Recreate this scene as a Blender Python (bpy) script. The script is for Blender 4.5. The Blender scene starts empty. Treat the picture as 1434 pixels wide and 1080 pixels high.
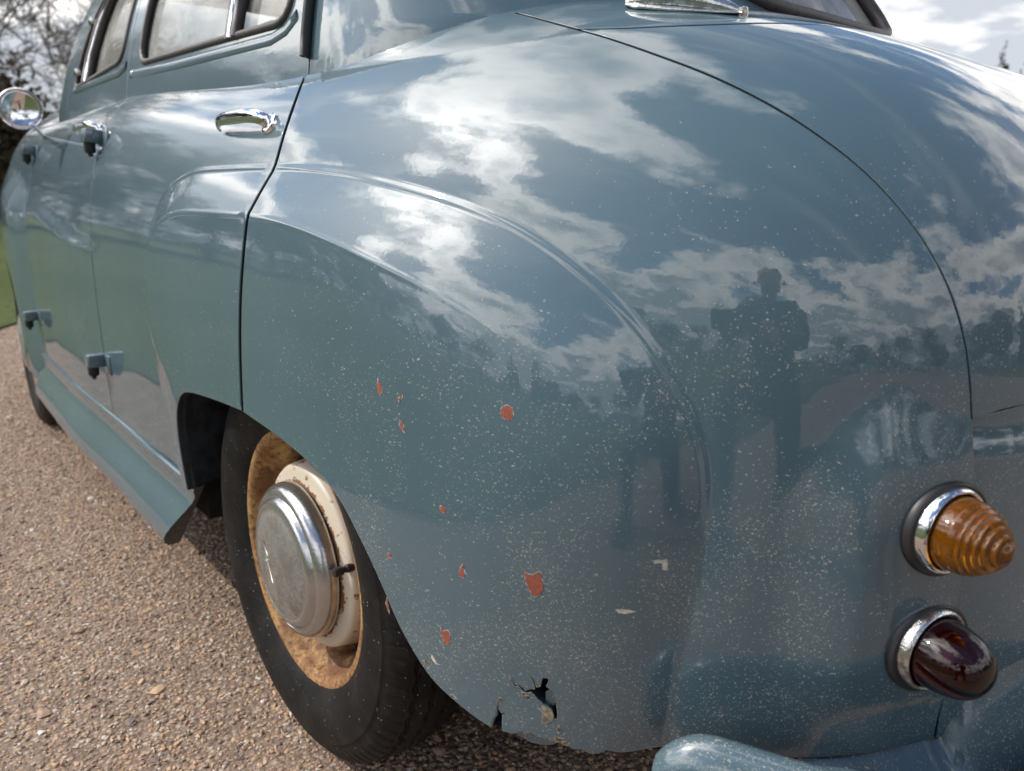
import bpy, bmesh, math, random
import numpy as np
from mathutils import Vector, Matrix, noise as mnoise
from mathutils.geometry import delaunay_2d_cdt

scene = bpy.context.scene
COL = scene.collection
rng = np.random.default_rng(7)
random.seed(7)

# ---------------------------------------------------------------- camera
CAM_LOC = Vector((-0.94745, 1.02974, 0.77824))
cam_data = bpy.data.cameras.new("camera")
cam = bpy.data.objects.new("camera", cam_data)
COL.objects.link(cam)
_d = Vector((0.74506904, -0.62224921, -0.24016255)).normalized()
_r = Vector((-0.63853346, -0.76948844, 0.01274994)).normalized()
_u = _r.cross(_d).normalized()
cam.matrix_world = Matrix(((_r.x, _u.x, -_d.x, CAM_LOC.x), (_r.y, _u.y, -_d.y, CAM_LOC.y), (_r.z, _u.z, -_d.z, CAM_LOC.z), (0, 0, 0, 1)))
cam_data.sensor_width = 36.0
cam_data.lens = 36.0 * 1094.73 / 1434
cam_data.clip_start = 0.02
cam_data.clip_end = 3000
cam_data.dof.use_dof = True
cam_data.dof.focus_distance = 0.82
cam_data.dof.aperture_fstop = 6.5
scene.camera = cam

# ---------------------------------------------------------------- light
SUN_EL, SUN_AZ = math.radians(40), math.radians(46)
SUN_DIR = Vector((math.cos(SUN_EL) * math.cos(SUN_AZ), math.cos(SUN_EL) * math.sin(SUN_AZ), math.sin(SUN_EL)))
sun_data = bpy.data.lights.new("sun", 'SUN')
sun_data.energy = 2.9
sun_data.angle = math.radians(0.6)
sun_data.color = (1.0, 0.93, 0.83)
sun = bpy.data.objects.new("sun", sun_data)
sun.rotation_euler = SUN_DIR.to_track_quat('Z', 'Y').to_euler()
sun.location = (0, 0, 30)
COL.objects.link(sun)

def nd(nt, typ, **kw):
    n = nt.nodes.new(typ)
    for k, v in kw.items():
        if k.startswith('i_'):
            key = k[2:].replace('_', ' ')
            n.inputs[int(key) if key.isdigit() else key].default_value = v
        else:
            setattr(n, k, v)
    return n
def lk(nt, a, b): nt.links.new(a, b)
def mathn(nt, op, a, b=None, c=None, clamp=False):
    n = nt.nodes.new('ShaderNodeMath'); n.operation = op; n.use_clamp = clamp
    for i, v in enumerate((a, b, c)):
        if v is None: continue
        if isinstance(v, (int, float)): n.inputs[i].default_value = v
        else: nt.links.new(v, n.inputs[i])
    return n.outputs[0]
def mapr(nt, v, a, b, c=0.0, d=1.0, smooth=True):
    n = nt.nodes.new('ShaderNodeMapRange'); n.interpolation_type = 'SMOOTHSTEP' if smooth else 'LINEAR'
    nt.links.new(v, n.inputs[0])
    for i, x in enumerate((a, b, c, d)): n.inputs[i + 1].default_value = x
    return n.outputs[0]
def mixc(nt, f, a, b, blend='MIX'):
    n = nt.nodes.new('ShaderNodeMix'); n.data_type = 'RGBA'; n.blend_type = blend
    for s, v in ((n.inputs[0], f), (n.inputs[6], a), (n.inputs[7], b)):
        if isinstance(v, (int, float)): s.default_value = v
        elif isinstance(v, tuple): s.default_value = v if len(v) == 4 else v + (1,)
        else: nt.links.new(v, s)
    return n.outputs[2]

world = bpy.data.worlds.new("World")
scene.world = world
world.use_nodes = True
wt = world.node_tree
wt.nodes.clear()
w_out = nd(wt, 'ShaderNodeOutputWorld')
w_bg = nd(wt, 'ShaderNodeBackground'); w_bg.inputs[1].default_value = 0.088
sky = nd(wt, 'ShaderNodeTexSky', sky_type='NISHITA', sun_disc=False)
sky.sun_elevation = SUN_EL
sky.sun_rotation = math.pi / 2 - SUN_AZ
sky.air_density = 1.0; sky.dust_density = 0.6; sky.ozone_density = 3.0
tc = nd(wt, 'ShaderNodeTexCoord')
sep = nd(wt, 'ShaderNodeSeparateXYZ'); lk(wt, tc.outputs['Generated'], sep.inputs[0])
den = mathn(wt, 'ADD', mathn(wt, 'MAXIMUM', sep.outputs[2], 0.0), 0.16)
px_ = mathn(wt, 'DIVIDE', sep.outputs[0], den); py_ = mathn(wt, 'DIVIDE', sep.outputs[1], den)
cmb = nd(wt, 'ShaderNodeCombineXYZ'); lk(wt, px_, cmb.inputs[0]); lk(wt, py_, cmb.inputs[1])
cmb.inputs[2].default_value = 7.7
cl1 = nd(wt, 'ShaderNodeTexNoise', i_Scale=1.15, i_Detail=11.0, i_Roughness=0.55, i_Distortion=0.12)
lk(wt, cmb.outputs[0], cl1.inputs['Vector'])
cl2 = nd(wt, 'ShaderNodeTexNoise', i_Scale=2.3, i_Detail=6.0, i_Roughness=0.5)
lk(wt, cmb.outputs[0], cl2.inputs['Vector'])
low_ = mathn(wt, 'ADD', mapr(wt, sep.outputs[2], 0.0, 0.75, 0.07, -0.045), mapr(wt, sep.outputs[2], 0.10, 0.34, 0.14, 0.0))
dens = mathn(wt, 'ADD', cl1.outputs[0], low_)
cmask = mapr(wt, dens, 0.458, 0.548)
thick = mapr(wt, mathn(wt, 'ADD', dens, mathn(wt, 'MULTIPLY', mathn(wt, 'SUBTRACT', cl2.outputs[0], 0.5), 0.5)), 0.52, 0.76)
thick = mathn(wt, 'ADD', thick, mapr(wt, sep.outputs[2], 0.08, 0.32, 0.45, 0.0), clamp=True)
dotn = nd(wt, 'ShaderNodeVectorMath', operation='DOT_PRODUCT')
lk(wt, tc.outputs['Generated'], dotn.inputs[0]); dotn.inputs[1].default_value = SUN_DIR
dpos = mathn(wt, 'MAXIMUM', dotn.outputs['Value'], 0.0)
glow = mathn(wt, 'ADD', mathn(wt, 'MULTIPLY', mathn(wt, 'POWER', dpos, 6.0), 1.7), mathn(wt, 'MULTIPLY', mathn(wt, 'POWER', dpos, 45.0), 2.2))
lit = mixc(wt, thick, (22.0, 21.0, 20.0), (6.6, 7.1, 7.8))
gl = nd(wt, 'ShaderNodeCombineXYZ')
g1 = mathn(wt, 'ADD', glow, 1.0)
vm = nd(wt, 'ShaderNodeVectorMath', operation='SCALE'); lk(wt, lit, vm.inputs[0]); lk(wt, g1, vm.inputs['Scale'])
# thin streaked veil high above the cumulus
vmap = nd(wt, 'ShaderNodeMapping'); vmap.inputs['Rotation'].default_value = (0, 0, 0.7); vmap.inputs['Scale'].default_value = (0.7, 2.6, 1); lk(wt, cmb.outputs[0], vmap.inputs[0])
cl3 = nd(wt, 'ShaderNodeTexNoise', i_Scale=1.3, i_Detail=9.0, i_Roughness=0.6, i_Distortion=0.4); lk(wt, vmap.outputs[0], cl3.inputs['Vector'])
veil = mapr(wt, cl3.outputs[0], 0.46, 0.78, 0.0, 0.42)
veilc = nd(wt, 'ShaderNodeVectorMath', operation='SCALE'); veilc.inputs[0].default_value = (12.5, 12.3, 12.0); lk(wt, g1, veilc.inputs['Scale'])
skb = nd(wt, 'ShaderNodeVectorMath', operation='SCALE'); skb.inputs['Scale'].default_value = 1.6; lk(wt, sky.outputs[0], skb.inputs[0])
skyv = mixc(wt, veil, skb.outputs[0], veilc.outputs[0])
skyc = mixc(wt, cmask, skyv, vm.outputs[0])
lk(wt, skyc, w_bg.inputs[0]); lk(wt, w_bg.outputs[0], w_out.inputs[0])

scene.view_settings.view_transform = 'Standard'
scene.view_settings.look = 'None'
scene.view_settings.exposure = 0.19
scene.view_settings.gamma = 1.0
scene.view_settings.use_curve_mapping = False
scene.render.engine = 'CYCLES'
scene.cycles.use_denoising = True
scene.cycles.max_bounces = 8
scene.cycles.transparent_max_bounces = 16
scene.cycles.caustics_reflective = False
scene.cycles.caustics_refractive = False
scene.cycles.sample_clamp_indirect = 6.0

# ---------------------------------------------------------------- materials
def mat(name):
    m = bpy.data.materials.new(name); m.use_nodes = True
    nt = m.node_tree; b = nt.nodes['Principled BSDF']
    return m, nt, b
def simple(name, col, rough=0.5, metal=0.0, noise_amt=0.0, noise_scale=40.0, bump=0.0, bump_scale=200.0, **kw):
    m, nt, b = mat(name)
    b.inputs['Base Color'].default_value = (*col, 1); b.inputs['Roughness'].default_value = rough; b.inputs['Metallic'].default_value = metal
    for k, v in kw.items(): b.inputs[k.replace('_', ' ')].default_value = v
    if noise_amt or bump:
        t = nd(nt, 'ShaderNodeTexCoord')
    if noise_amt:
        n = nd(nt, 'ShaderNodeTexNoise', i_Scale=noise_scale, i_Detail=6.0); lk(nt, t.outputs['Object'], n.inputs['Vector'])
        f = mapr(nt, n.outputs[0], 0.3, 0.7)
        lk(nt, mixc(nt, f, tuple(c * (1 - noise_amt) for c in col), tuple(min(1, c * (1 + noise_amt)) for c in col)), b.inputs['Base Color'])
    if bump:
        n2 = nd(nt, 'ShaderNodeTexNoise', i_Scale=bump_scale, i_Detail=4.0); lk(nt, t.outputs['Object'], n2.inputs['Vector'])
        bp = nd(nt, 'ShaderNodeBump', i_Strength=bump, i_Distance=0.002); lk(nt, n2.outputs[0], bp.inputs['Height']); lk(nt, bp.outputs[0], b.inputs['Normal'])
    return m

PAINT_COL = (0.062, 0.110, 0.138)
def paint_material(name, specks=1.0, dull=0.0):
    m, nt, b = mat(name)
    t = nd(nt, 'ShaderNodeTexCoord'); P = t.outputs['Object']
    sp = nd(nt, 'ShaderNodeSeparateXYZ'); lk(nt, P, sp.inputs[0])
    big = nd(nt, 'ShaderNodeTexNoise', i_Scale=3.0, i_Detail=3.0); lk(nt, P, big.inputs['Vector'])
    base = mixc(nt, mapr(nt, big.outputs[0], 0.3, 0.7), tuple(c * 0.93 for c in PAINT_COL), tuple(c * 1.07 for c in PAINT_COL))
    # wipe marks and dulling of the top coat: streaky roughness
    mp = nd(nt, 'ShaderNodeMapping'); mp.inputs['Scale'].default_value = (6, 14, 30); mp.inputs['Rotation'].default_value = (0.3, 0.5, 0.2); lk(nt, P, mp.inputs[0])
    st = nd(nt, 'ShaderNodeTexNoise', i_Scale=1.0, i_Detail=5.0, i_Roughness=0.6); lk(nt, mp.outputs[0], st.inputs['Vector'])
    # dirt: density grows towards the road and towards the tail
    dz = mapr(nt, sp.outputs[2], 0.86, 0.36); dx = mapr(nt, sp.outputs[0], 0.0, -0.62)
    cl = nd(nt, 'ShaderNodeTexNoise', i_Scale=13.0, i_Detail=4.0); lk(nt, P, cl.inputs['Vector'])
    den_ = mathn(nt, 'MULTIPLY', mathn(nt, 'MULTIPLY', dz, mathn(nt, 'ADD', mathn(nt, 'MULTIPLY', dx, 0.9), 0.1)), mapr(nt, cl.outputs[0], 0.34, 0.66, 0.12, 1.5))
    wob = nd(nt, 'ShaderNodeTexNoise', i_Scale=260.0, i_Detail=2.0); lk(nt, P, wob.inputs['Vector'])
    wv = nd(nt, 'ShaderNodeVectorMath', operation='SCALE'); lk(nt, wob.outputs['Color'], wv.inputs[0]); wv.inputs['Scale'].default_value = 0.0040
    av = nd(nt, 'ShaderNodeVectorMath', operation='ADD'); lk(nt, P, av.inputs[0]); lk(nt, wv.outputs[0], av.inputs[1])
    def layer(scale, rad0, rad1, amount):
        v = nd(nt, 'ShaderNodeTexVoronoi', i_Scale=scale); lk(nt, av.outputs[0], v.inputs['Vector'])
        sc = nd(nt, 'ShaderNodeSeparateColor'); lk(nt, v.outputs['Color'], sc.inputs[0])
        keep = mathn(nt, 'LESS_THAN', sc.outputs[0], mathn(nt, 'MULTIPLY', den_, amount))
        rad = mathn(nt, 'ADD', mathn(nt, 'MULTIPLY', mathn(nt, 'POWER', sc.outputs[1], 3.0), rad1 - rad0), rad0)
        hit = mathn(nt, 'LESS_THAN', v.outputs['Distance'], rad)
        return mathn(nt, 'MULTIPLY', keep, hit), sc.outputs[2]
    a1, c1 = layer(620.0, 0.16, 0.42, 1.0 * specks)
    a2, c2 = layer(330.0, 0.10, 0.30, 0.50 * specks)
    spk = mathn(nt, 'MAXIMUM', a1, a2)
    for rot_, sc_ in (((0.4, 0.9, 0.2), (90, 420, 420)), ((1.1, -0.7, 0.5), (110, 500, 500)), ((-0.3, 0.2, 1.2), (100, 450, 450))):   # short smeared flecks
        mpf = nd(nt, 'ShaderNodeMapping'); mpf.inputs['Rotation'].default_value = rot_; mpf.inputs['Scale'].default_value = sc_; lk(nt, av.outputs[0], mpf.inputs[0])
        vf = nd(nt, 'ShaderNodeTexVoronoi', i_Scale=1.0); lk(nt, mpf.outputs[0], vf.inputs['Vector'])
        sf = nd(nt, 'ShaderNodeSeparateColor'); lk(nt, vf.outputs['Color'], sf.inputs[0])
        spk = mathn(nt, 'MAXIMUM', spk, mathn(nt, 'MULTIPLY', mathn(nt, 'LESS_THAN', sf.outputs[0], mathn(nt, 'MULTIPLY', den_, 0.16 * specks)), mathn(nt, 'LESS_THAN', vf.outputs['Distance'], 0.22)))
    mudc = mixc(nt, c1, (0.16, 0.20, 0.21), (0.46, 0.44, 0.40))
    film = mathn(nt, 'MULTIPLY', mathn(nt, 'MULTIPLY', dz, dx), mapr(nt, cl.outputs[0], 0.4, 0.8, 0.0, 0.10))
    col = mixc(nt, film, base, (0.24, 0.23, 0.20))
    col = mixc(nt, mathn(nt, 'MULTIPLY', spk, 0.8), col, mudc)
    lk(nt, col, b.inputs['Base Color'])
    b.inputs['Roughness'].default_value = 0.5
    b.inputs['Specular IOR Level'].default_value = 0.2
    lk(nt, mathn(nt, 'SUBTRACT', 1.0, mathn(nt, 'MULTIPLY', spk, 0.9)), b.inputs['Coat Weight'])
    b.inputs['Coat IOR'].default_value = 1.72
    rgh = mathn(nt, 'ADD', mapr(nt, st.outputs[0], 0.45, 0.8, 0.012, 0.05 + dull), mathn(nt, 'ADD', mathn(nt, 'MULTIPLY', film, 0.3), mathn(nt, 'MULTIPLY', mathn(nt, 'MULTIPLY', mapr(nt, sp.outputs[2], 0.68, 0.50), dx), 0.08 * min(1.0, specks))))
    lk(nt, rgh, b.inputs['Coat Roughness'])
    # orange peel and slight panel waviness
    op = nd(nt, 'ShaderNodeTexNoise', i_Scale=170.0, i_Detail=1.0); lk(nt, P, op.inputs['Vector'])
    wv2 = nd(nt, 'ShaderNodeTexNoise', i_Scale=11.0, i_Detail=2.0); lk(nt, mp.outputs[0], wv2.inputs['Vector']); wv2.inputs['Scale'].default_value = 1.4
    b1 = nd(nt, 'ShaderNodeBump', i_Strength=0.022, i_Distance=0.002); lk(nt, op.outputs[0], b1.inputs['Height'])
    b2 = nd(nt, 'ShaderNodeBump', i_Strength=0.05, i_Distance=0.004); lk(nt, wv2.outputs[0], b2.inputs['Height']); lk(nt, b1.outputs[0], b2.inputs['Normal'])
    lk(nt, b2.outputs[0], b.inputs['Coat Normal']); lk(nt, b2.outputs[0], b.inputs['Normal'])
    return m
M = {}
M['paint'] = paint_material('teal_paint', 1.0)
M['paint_clean'] = paint_material('teal_paint_upper', 0.0, 0.12)
M['gap_shade_gutter'] = simple('gap_shade_and_gutter', (0.012, 0.017, 0.020), 0.6)  # near black puts shut-line shade into the flange colour; also dark gutter paint
M['dark'] = simple('underside_gap_black', (0.012, 0.013, 0.015), 0.8, noise_amt=0.4)
M['liner'] = simple('wheel_arch_underseal', (0.02, 0.026, 0.032), 0.55, noise_amt=0.5, bump=0.9, bump_scale=60)
M['primer'] = simple('red_primer', (0.25, 0.070, 0.042), 0.8, noise_amt=0.2, noise_scale=300)
M['bare'] = simple('pale_filler', (0.55, 0.50, 0.40), 0.8, noise_amt=0.25, noise_scale=300)
M['rubber'] = simple('black_rubber', (0.018, 0.018, 0.019), 0.45, noise_amt=0.3)
M['seal'] = simple('aged_window_rubber', (0.045, 0.038, 0.038), 0.5, noise_amt=0.25, bump=0.2)
M['chrome'] = simple('chrome', (0.82, 0.83, 0.85), 0.06, 1.0, bump=0.06, bump_scale=90)
M['chrome_worn'] = simple('worn_chrome', (0.62, 0.62, 0.60), 0.18, 1.0, noise_amt=0.25, noise_scale=120, bump=0.35, bump_scale=400)
M['glass'] = simple('window_glass', (0.93, 0.97, 0.96), 0.0, 0, Transmission_Weight=1.0, IOR=1.45)
M['lining'] = simple('cabin_lining', (0.22, 0.20, 0.17), 0.9, noise_amt=0.2)
M['cream'] = simple('cream_wheel_paint', (0.62, 0.55, 0.44), 0.4, noise_amt=0.12, noise_scale=30)
# ---------------------------------------------------------------- body surface (metres, car frame: +x forward, +y left)
class Shell:
    """Rounded shell: straight sided between x0 and x1, superelliptic tail and nose; height exponent c above zc."""
    def __init__(s, x0, A0, a0, x1, A1, a1, B, b, zc, C, c, low, rise=None, taper=0.0, rake=None):
        s.x0, s.A0, s.a0, s.x1, s.A1, s.a1 = x0, A0, a0, x1, A1, a1
        s.B, s.b, s.zc, s.C, s.c, s.low, s.rise, s.taper, s.rake = B, b, zc, C, c, low, rise, taper, rake
        t = np.linspace(0, 1, 4001)
        ang = t * np.pi / 2
        s.tail = s._arc(A0, a0, ang)
        s.nose = s._arc(A1, a1, ang)
        ph = np.linspace(0, np.pi / 2, 4001)
        z = s.C * np.sin(ph) ** (2 / s.c)
        y = s.B * np.maximum(np.cos(ph), 0) ** (2 / s.b)
        s.vz = z
        s.vv = np.concatenate([[0], np.cumsum(np.hypot(np.diff(y), np.diff(z)))])
    def _arc(s, A, a, ang):
        X = A * np.sin(ang) ** (2 / a)
        Y = s.B * np.maximum(np.cos(ang), 0) ** (2 / s.b)
        L = np.concatenate([[0], np.cumsum(np.hypot(np.diff(X), np.diff(Y)))])
        return X, Y, L
    def Cx(s, x):
        if not s.rise: return s.C + 0 * x
        t = np.clip((x - s.rise[0]) / (s.rise[1] - s.rise[0]), 0, 1)
        return s.C + s.rise[2] * t * t * (3 - 2 * t)
    def Bx(s, x):
        if not s.taper: return s.B + 0 * x
        t = np.maximum(x - 0.35, 0) / 1.35
        return s.B * (1 - s.taper * t * t)
    def K(s, z):
        if not s.rake: return 1.0
        return np.clip(1 - s.rake[1] * (np.asarray(z) - s.rake[0]), s.rake[2], 1.0)
    def E(s, x, z):
        C = s.Cx(x)
        return 1 - (np.maximum(z - s.zc, 0) / C) ** s.c - (np.maximum(s.zc - z, 0) / s.low) ** 2
    def F(s, p):
        x, y, z = p[..., 0], p[..., 1], p[..., 2]
        r = (np.maximum(s.x0 - x, 0) / (s.A0 * s.K(z))) ** s.a0 + (np.maximum(x - s.x1, 0) / (s.A1 * s.K(z) ** .5)) ** s.a1
        return r + (np.abs(y) / s.Bx(x)) ** s.b - s.E(x, z)
    def z_of(s, V, x): return np.where(V > 0, s.zc + np.interp(V, s.vv, s.vz) * s.Cx(x) / s.C, s.zc + V)
    def v_of(s, z, x): return np.where(z > s.zc, np.interp((z - s.zc) * s.C / s.Cx(x), s.vz, s.vv), z - s.zc)
    def P(s, U, V):
        U = np.asarray(U, float); V = np.asarray(V, float)
        sx = s.x1 - s.x0
        xm = s.x0 + np.clip(U, 0, sx)
        z = s.z_of(V, xm)
        X0 = np.interp(-U, s.tail[2], s.tail[0]); Y0 = np.interp(-U, s.tail[2], s.tail[1])
        X1 = np.interp(U - sx, s.nose[2], s.nose[0]); Y1 = np.interp(U - sx, s.nose[2], s.nose[1])
        E = np.maximum(s.E(np.where(U < 0, s.x0, xm), z), 1e-6)
        x = np.where(U < 0, s.x0 - X0 * s.K(z) * E ** (1 / s.a0), np.where(U > sx, s.x1 + X1 * s.K(z) ** .5 * E ** (1 / s.a1), xm))
        Y = np.where(U < 0, Y0, np.where(U > sx, Y1, s.B)) * E ** (1 / s.b)
        Y = Y * s.Bx(np.clip(x, None, s.x1)) / s.B
        return np.stack([x, Y, z], -1)
    def uv_of(s, p):
        x, y, z = p[..., 0], np.abs(p[..., 1]), p[..., 2]
        E = np.maximum(s.E(np.clip(x, s.x0, s.x1), z), 1e-6)
        Y0 = y / E ** (1 / s.b)
        kt = np.arctan2(np.maximum(s.x0 - x, 0) / s.K(z) / E ** (1 / s.a0), Y0)
        kn = np.arctan2(np.maximum(x - s.x1, 0) / s.K(z) ** .5 / E ** (1 / s.a1), Y0)
        ut = np.interp(kt, np.arctan2(s.tail[0], s.tail[1]), s.tail[2])
        un = np.interp(kn, np.arctan2(s.nose[0], s.nose[1]), s.nose[2])
        U = np.where(x < s.x0, -ut, np.where(x > s.x1, s.x1 - s.x0 + un, x - s.x0))
        return U, s.v_of(z, np.clip(x, s.x0, s.x1))
    def normal(s, U, V, disp=None, e=4e-4):
        def Q(u, v):
            p = s.P(u, v)
            return p
        U = np.clip(U, e - s.tail[2][-1], s.x1 - s.x0 + s.nose[2][-1] - e)
        du = Q(U + e, V) - Q(U - e, V); dv = Q(U, V + e) - Q(U, V - e)
        n = np.cross(dv, du)
        n /= np.maximum(np.linalg.norm(n, axis=-1, keepdims=True), 1e-12)
        return n
    def surf(s, U, V, disp=None):
        p = s.P(U, V)
        if disp is not None:
            p = p + disp(U, V)[..., None] * s.normal(U, V)
        return p
    def surf_n(s, U, V, disp=None, e=6e-4):
        du = s.surf(U + e, V, disp) - s.surf(U - e, V, disp)
        dv = s.surf(U, V + e, disp) - s.surf(U, V - e, disp)
        n = np.cross(dv, du)
        return n / np.maximum(np.linalg.norm(n, axis=-1, keepdims=True), 1e-12)

def spline(pts, step=0.004):
    """Catmull-Rom through pts, resampled."""
    p = np.asarray(pts, float)
    q = np.vstack([2 * p[0] - p[1], p, 2 * p[-1] - p[-2]])
    out = []
    for i in range(1, len(q) - 2):
        n = max(2, int(np.linalg.norm(q[i + 1] - q[i]) / step))
        t = np.linspace(0, 1, n, endpoint=False)[:, None]
        a, b, c, d = q[i - 1], q[i], q[i + 1], q[i + 2]
        out.append(0.5 * (2 * b + (c - a) * t + (2 * a - 5 * b + 4 * c - d) * t ** 2 + (3 * b - a - 3 * c + d) * t ** 3))
    out.append(p[-1:])
    o = np.vstack(out)
    L = np.concatenate([[0], np.cumsum(np.linalg.norm(np.diff(o, axis=0), axis=1))])
    m = max(2, int(round(L[-1] / step)))
    s_ = np.linspace(0, L[-1], m + 1)
    return np.stack([np.interp(s_, L, o[:, k]) for k in range(o.shape[1])], -1)

def in_poly(pts, poly):
    x, y = pts[:, 0], pts[:, 1]
    c = np.zeros(len(pts), bool)
    px, py = poly[:, 0], poly[:, 1]
    qx, qy = np.roll(px, 1), np.roll(py, 1)
    for i in range(len(poly)):
        k = (py[i] > y) != (qy[i] > y)
        if k.any():
            xi = (qx[i] - px[i]) * (y - py[i]) / (qy[i] - py[i] + 1e-15) + px[i]
            c ^= k & (x < xi)
    return c

def seg_dist(pts, line):
    """Distance of points to a polyline (chunked)."""
    a = line[:-1]; d = line[1:] - a; dd = (d ** 2).sum(1) + 1e-15
    out = np.empty(len(pts))
    for i in range(0, len(pts), 20000):
        p = pts[i:i + 20000]
        w = p[:, None] - a
        t = np.clip((w * d).sum(-1) / dd, 0, 1)
        out[i:i + 20000] = np.sqrt(((w - t[..., None] * d) ** 2).sum(-1).min(1))
    return out

def sstep(a, b, x):
    t = np.clip((x - a) / (b - a), 0, 1)
    return t * t * (3 - 2 * t)

BODY = Shell(-0.0198, 0.7715, 2.1187, 2.08, 0.62, 2.3, 0.6585, 4.2233, 0.5461, 0.4685, 3.0402, 1.2, rise=(0.0, 0.95, 0.045), taper=0.03)
CABIN = Shell(-0.02, 0.39, 2.2, 1.36, 0.52, 4.0, 0.568, 2.2, 0.75, 0.76, 2.4, 2.0, rake=(0.95, 1.8, 0.4))

# outline of the rear wing pressing and of the front wing pressing, in (girth, height) coordinates of the body
WING_LINE = spline([(.405, -.40), (.418, -.25), (.436, -.165), (.466, -.074), (.484, .009), (.477, .085), (.442, .162), (.374, .222), (.275, .251), (.14, .2585),
    (-.019, .259), (-.133, .254), (-.222, .246), (-.305, .234), (-.373, .2205), (-.422, .206), (-.459, .190), (-.488, .1735), (-.517, .153),
    (-.542, .131), (-.564, .104), (-.581, .078), (-.593, .051), (-.600, .023), (-.602, -.006), (-.601, -.044), (-.596, -.083),
    (-.590, -.131), (-.587, -.175), (-.586, -.232), (-.586, -.40)], 0.006)
FRONT_LINE = spline([(.60, .095), (.80, .110), (1.00, .126), (1.20, .145), (1.37, .163), (1.55, .188), (1.70, .210), (1.90, .242), (2.10, .262), (2.6, .27)], 0.01)

def inside_dist(U, V, line, close):
    pts = np.stack([np.ravel(U), np.ravel(V)], -1)
    d = seg_dist(pts, line)
    ins = in_poly(pts, np.vstack([line, close]))
    return np.where(ins, d, -d).reshape(np.shape(U))

def soft_ramp(s, w, k):
    """0 outside, rises linearly to 1 at s = w, rounded by k; creases eased over a couple of millimetres"""
    r = 0.0025
    s = 0.5 * (s + np.sqrt(s * s + r * r))
    u = s / w
    return np.where((1 - u) / k > 30, u, 1 - k * np.logaddexp(0, np.minimum((1 - u) / k, 30)))

def wing_terms(u, v):
    s = inside_dist(u, v, WING_LINE, [(-.586, -1), (.405, -1)])
    tail = sstep(-0.05, -0.48, u)
    low = sstep(0.12, -0.10, v)
    return s, tail, low, 0.062 + 0.020 * tail + 0.03 * low * (1 - tail)
def fold_line():
    """where the wing's upper ledge folds over into its side: s = w"""
    us = np.linspace(.385, -.47, 145); vs = np.linspace(.26, -.02, 225)
    Ug, Vg = np.meshgrid(us, vs, indexing='ij')
    s, _, _, w = wing_terms(Ug.ravel(), Vg.ravel()); r = (s / w).reshape(Ug.shape)
    out = []
    for i in range(len(us)):
        k = np.where((r[i, :-1] < 1) & (r[i, 1:] >= 1))[0]
        if len(k):
            j = k[0]; t = (1 - r[i, j]) / (r[i, j + 1] - r[i, j]); out.append((us[i], vs[j] + t * (vs[j + 1] - vs[j])))
    return np.array(out)
def press(U, V):
    U = np.asarray(U, float); V = np.asarray(V, float)
    d = np.zeros(np.shape(U))
    m = (U < 0.62) & (U > -0.75)
    if m.any():
        u, v = U[m], V[m]
        s, tail, low, w = wing_terms(u, v)
        k = 0.035 + 0.10 * low
        h = 0.0235 + 0.009 * tail
        lin = soft_ramp(s, w, k)
        sp = 0.5 * (s + np.sqrt(s * s + 2e-6))
        q = np.clip(sp / (0.085 + 0.10 * tail), 0, 1)
        par = 1 - (1 - q) ** 2
        d[m] = h * ((1 - tail) * lin + tail * par) + (0.0016 - 0.0004 * tail) * np.exp(-(s / 0.0032) ** 2) * (1 - 0.8 * low) * sstep(-0.12, 0.02, v)
        d[m] += 0.0009 * np.exp(-((s - w) / 0.0032) ** 2) * (1 - tail ** 2) * sstep(0.05, 0.14, v)
    m = U > 0.66
    if m.any():
        u, v = U[m], V[m]
        s = inside_dist(u, v, FRONT_LINE, [(2.6, -1), (.60, -1)])
        h = 0.011 * sstep(0.70, 1.25, u) + 0.027 * sstep(1.64, 1.86, u) * sstep(2.35, 1.95, u)
        d[m] += h * soft_ramp(s, 0.028 + 0.05 * sstep(1.4, 1.9, u), 0.07)
    for (u0, v0, ru, rv, a) in ((.372, -.075, .035, .05, -.0022), (1.08, -.04, .10, .05, -.0022), (.62, -.16, .08, .04, -.0012), (1.35, -.15, .1, .05, .0012), (-.36, -.11, .07, .06, .0007)):
        d = d + a * np.exp(-((U - u0) / ru) ** 2 - ((V - v0) / rv) ** 2)
    return d

def pad(U, V):
    """raised flat the two tail lamps are bolted to"""
    du = U + 0.782
    dv = np.maximum(np.maximum(V + 0.010, -0.112 - V), 0)
    r = np.hypot(du, dv)
    m = 1 - sstep(0.036, 0.095 + 0.03 * sstep(0.0, 0.06, du), r)
    return m * (0.0075 + 0.13 * np.clip(du, -0.02, 0.06))
def press_q(U, V): return press(U, V) + pad(U, V)

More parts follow.
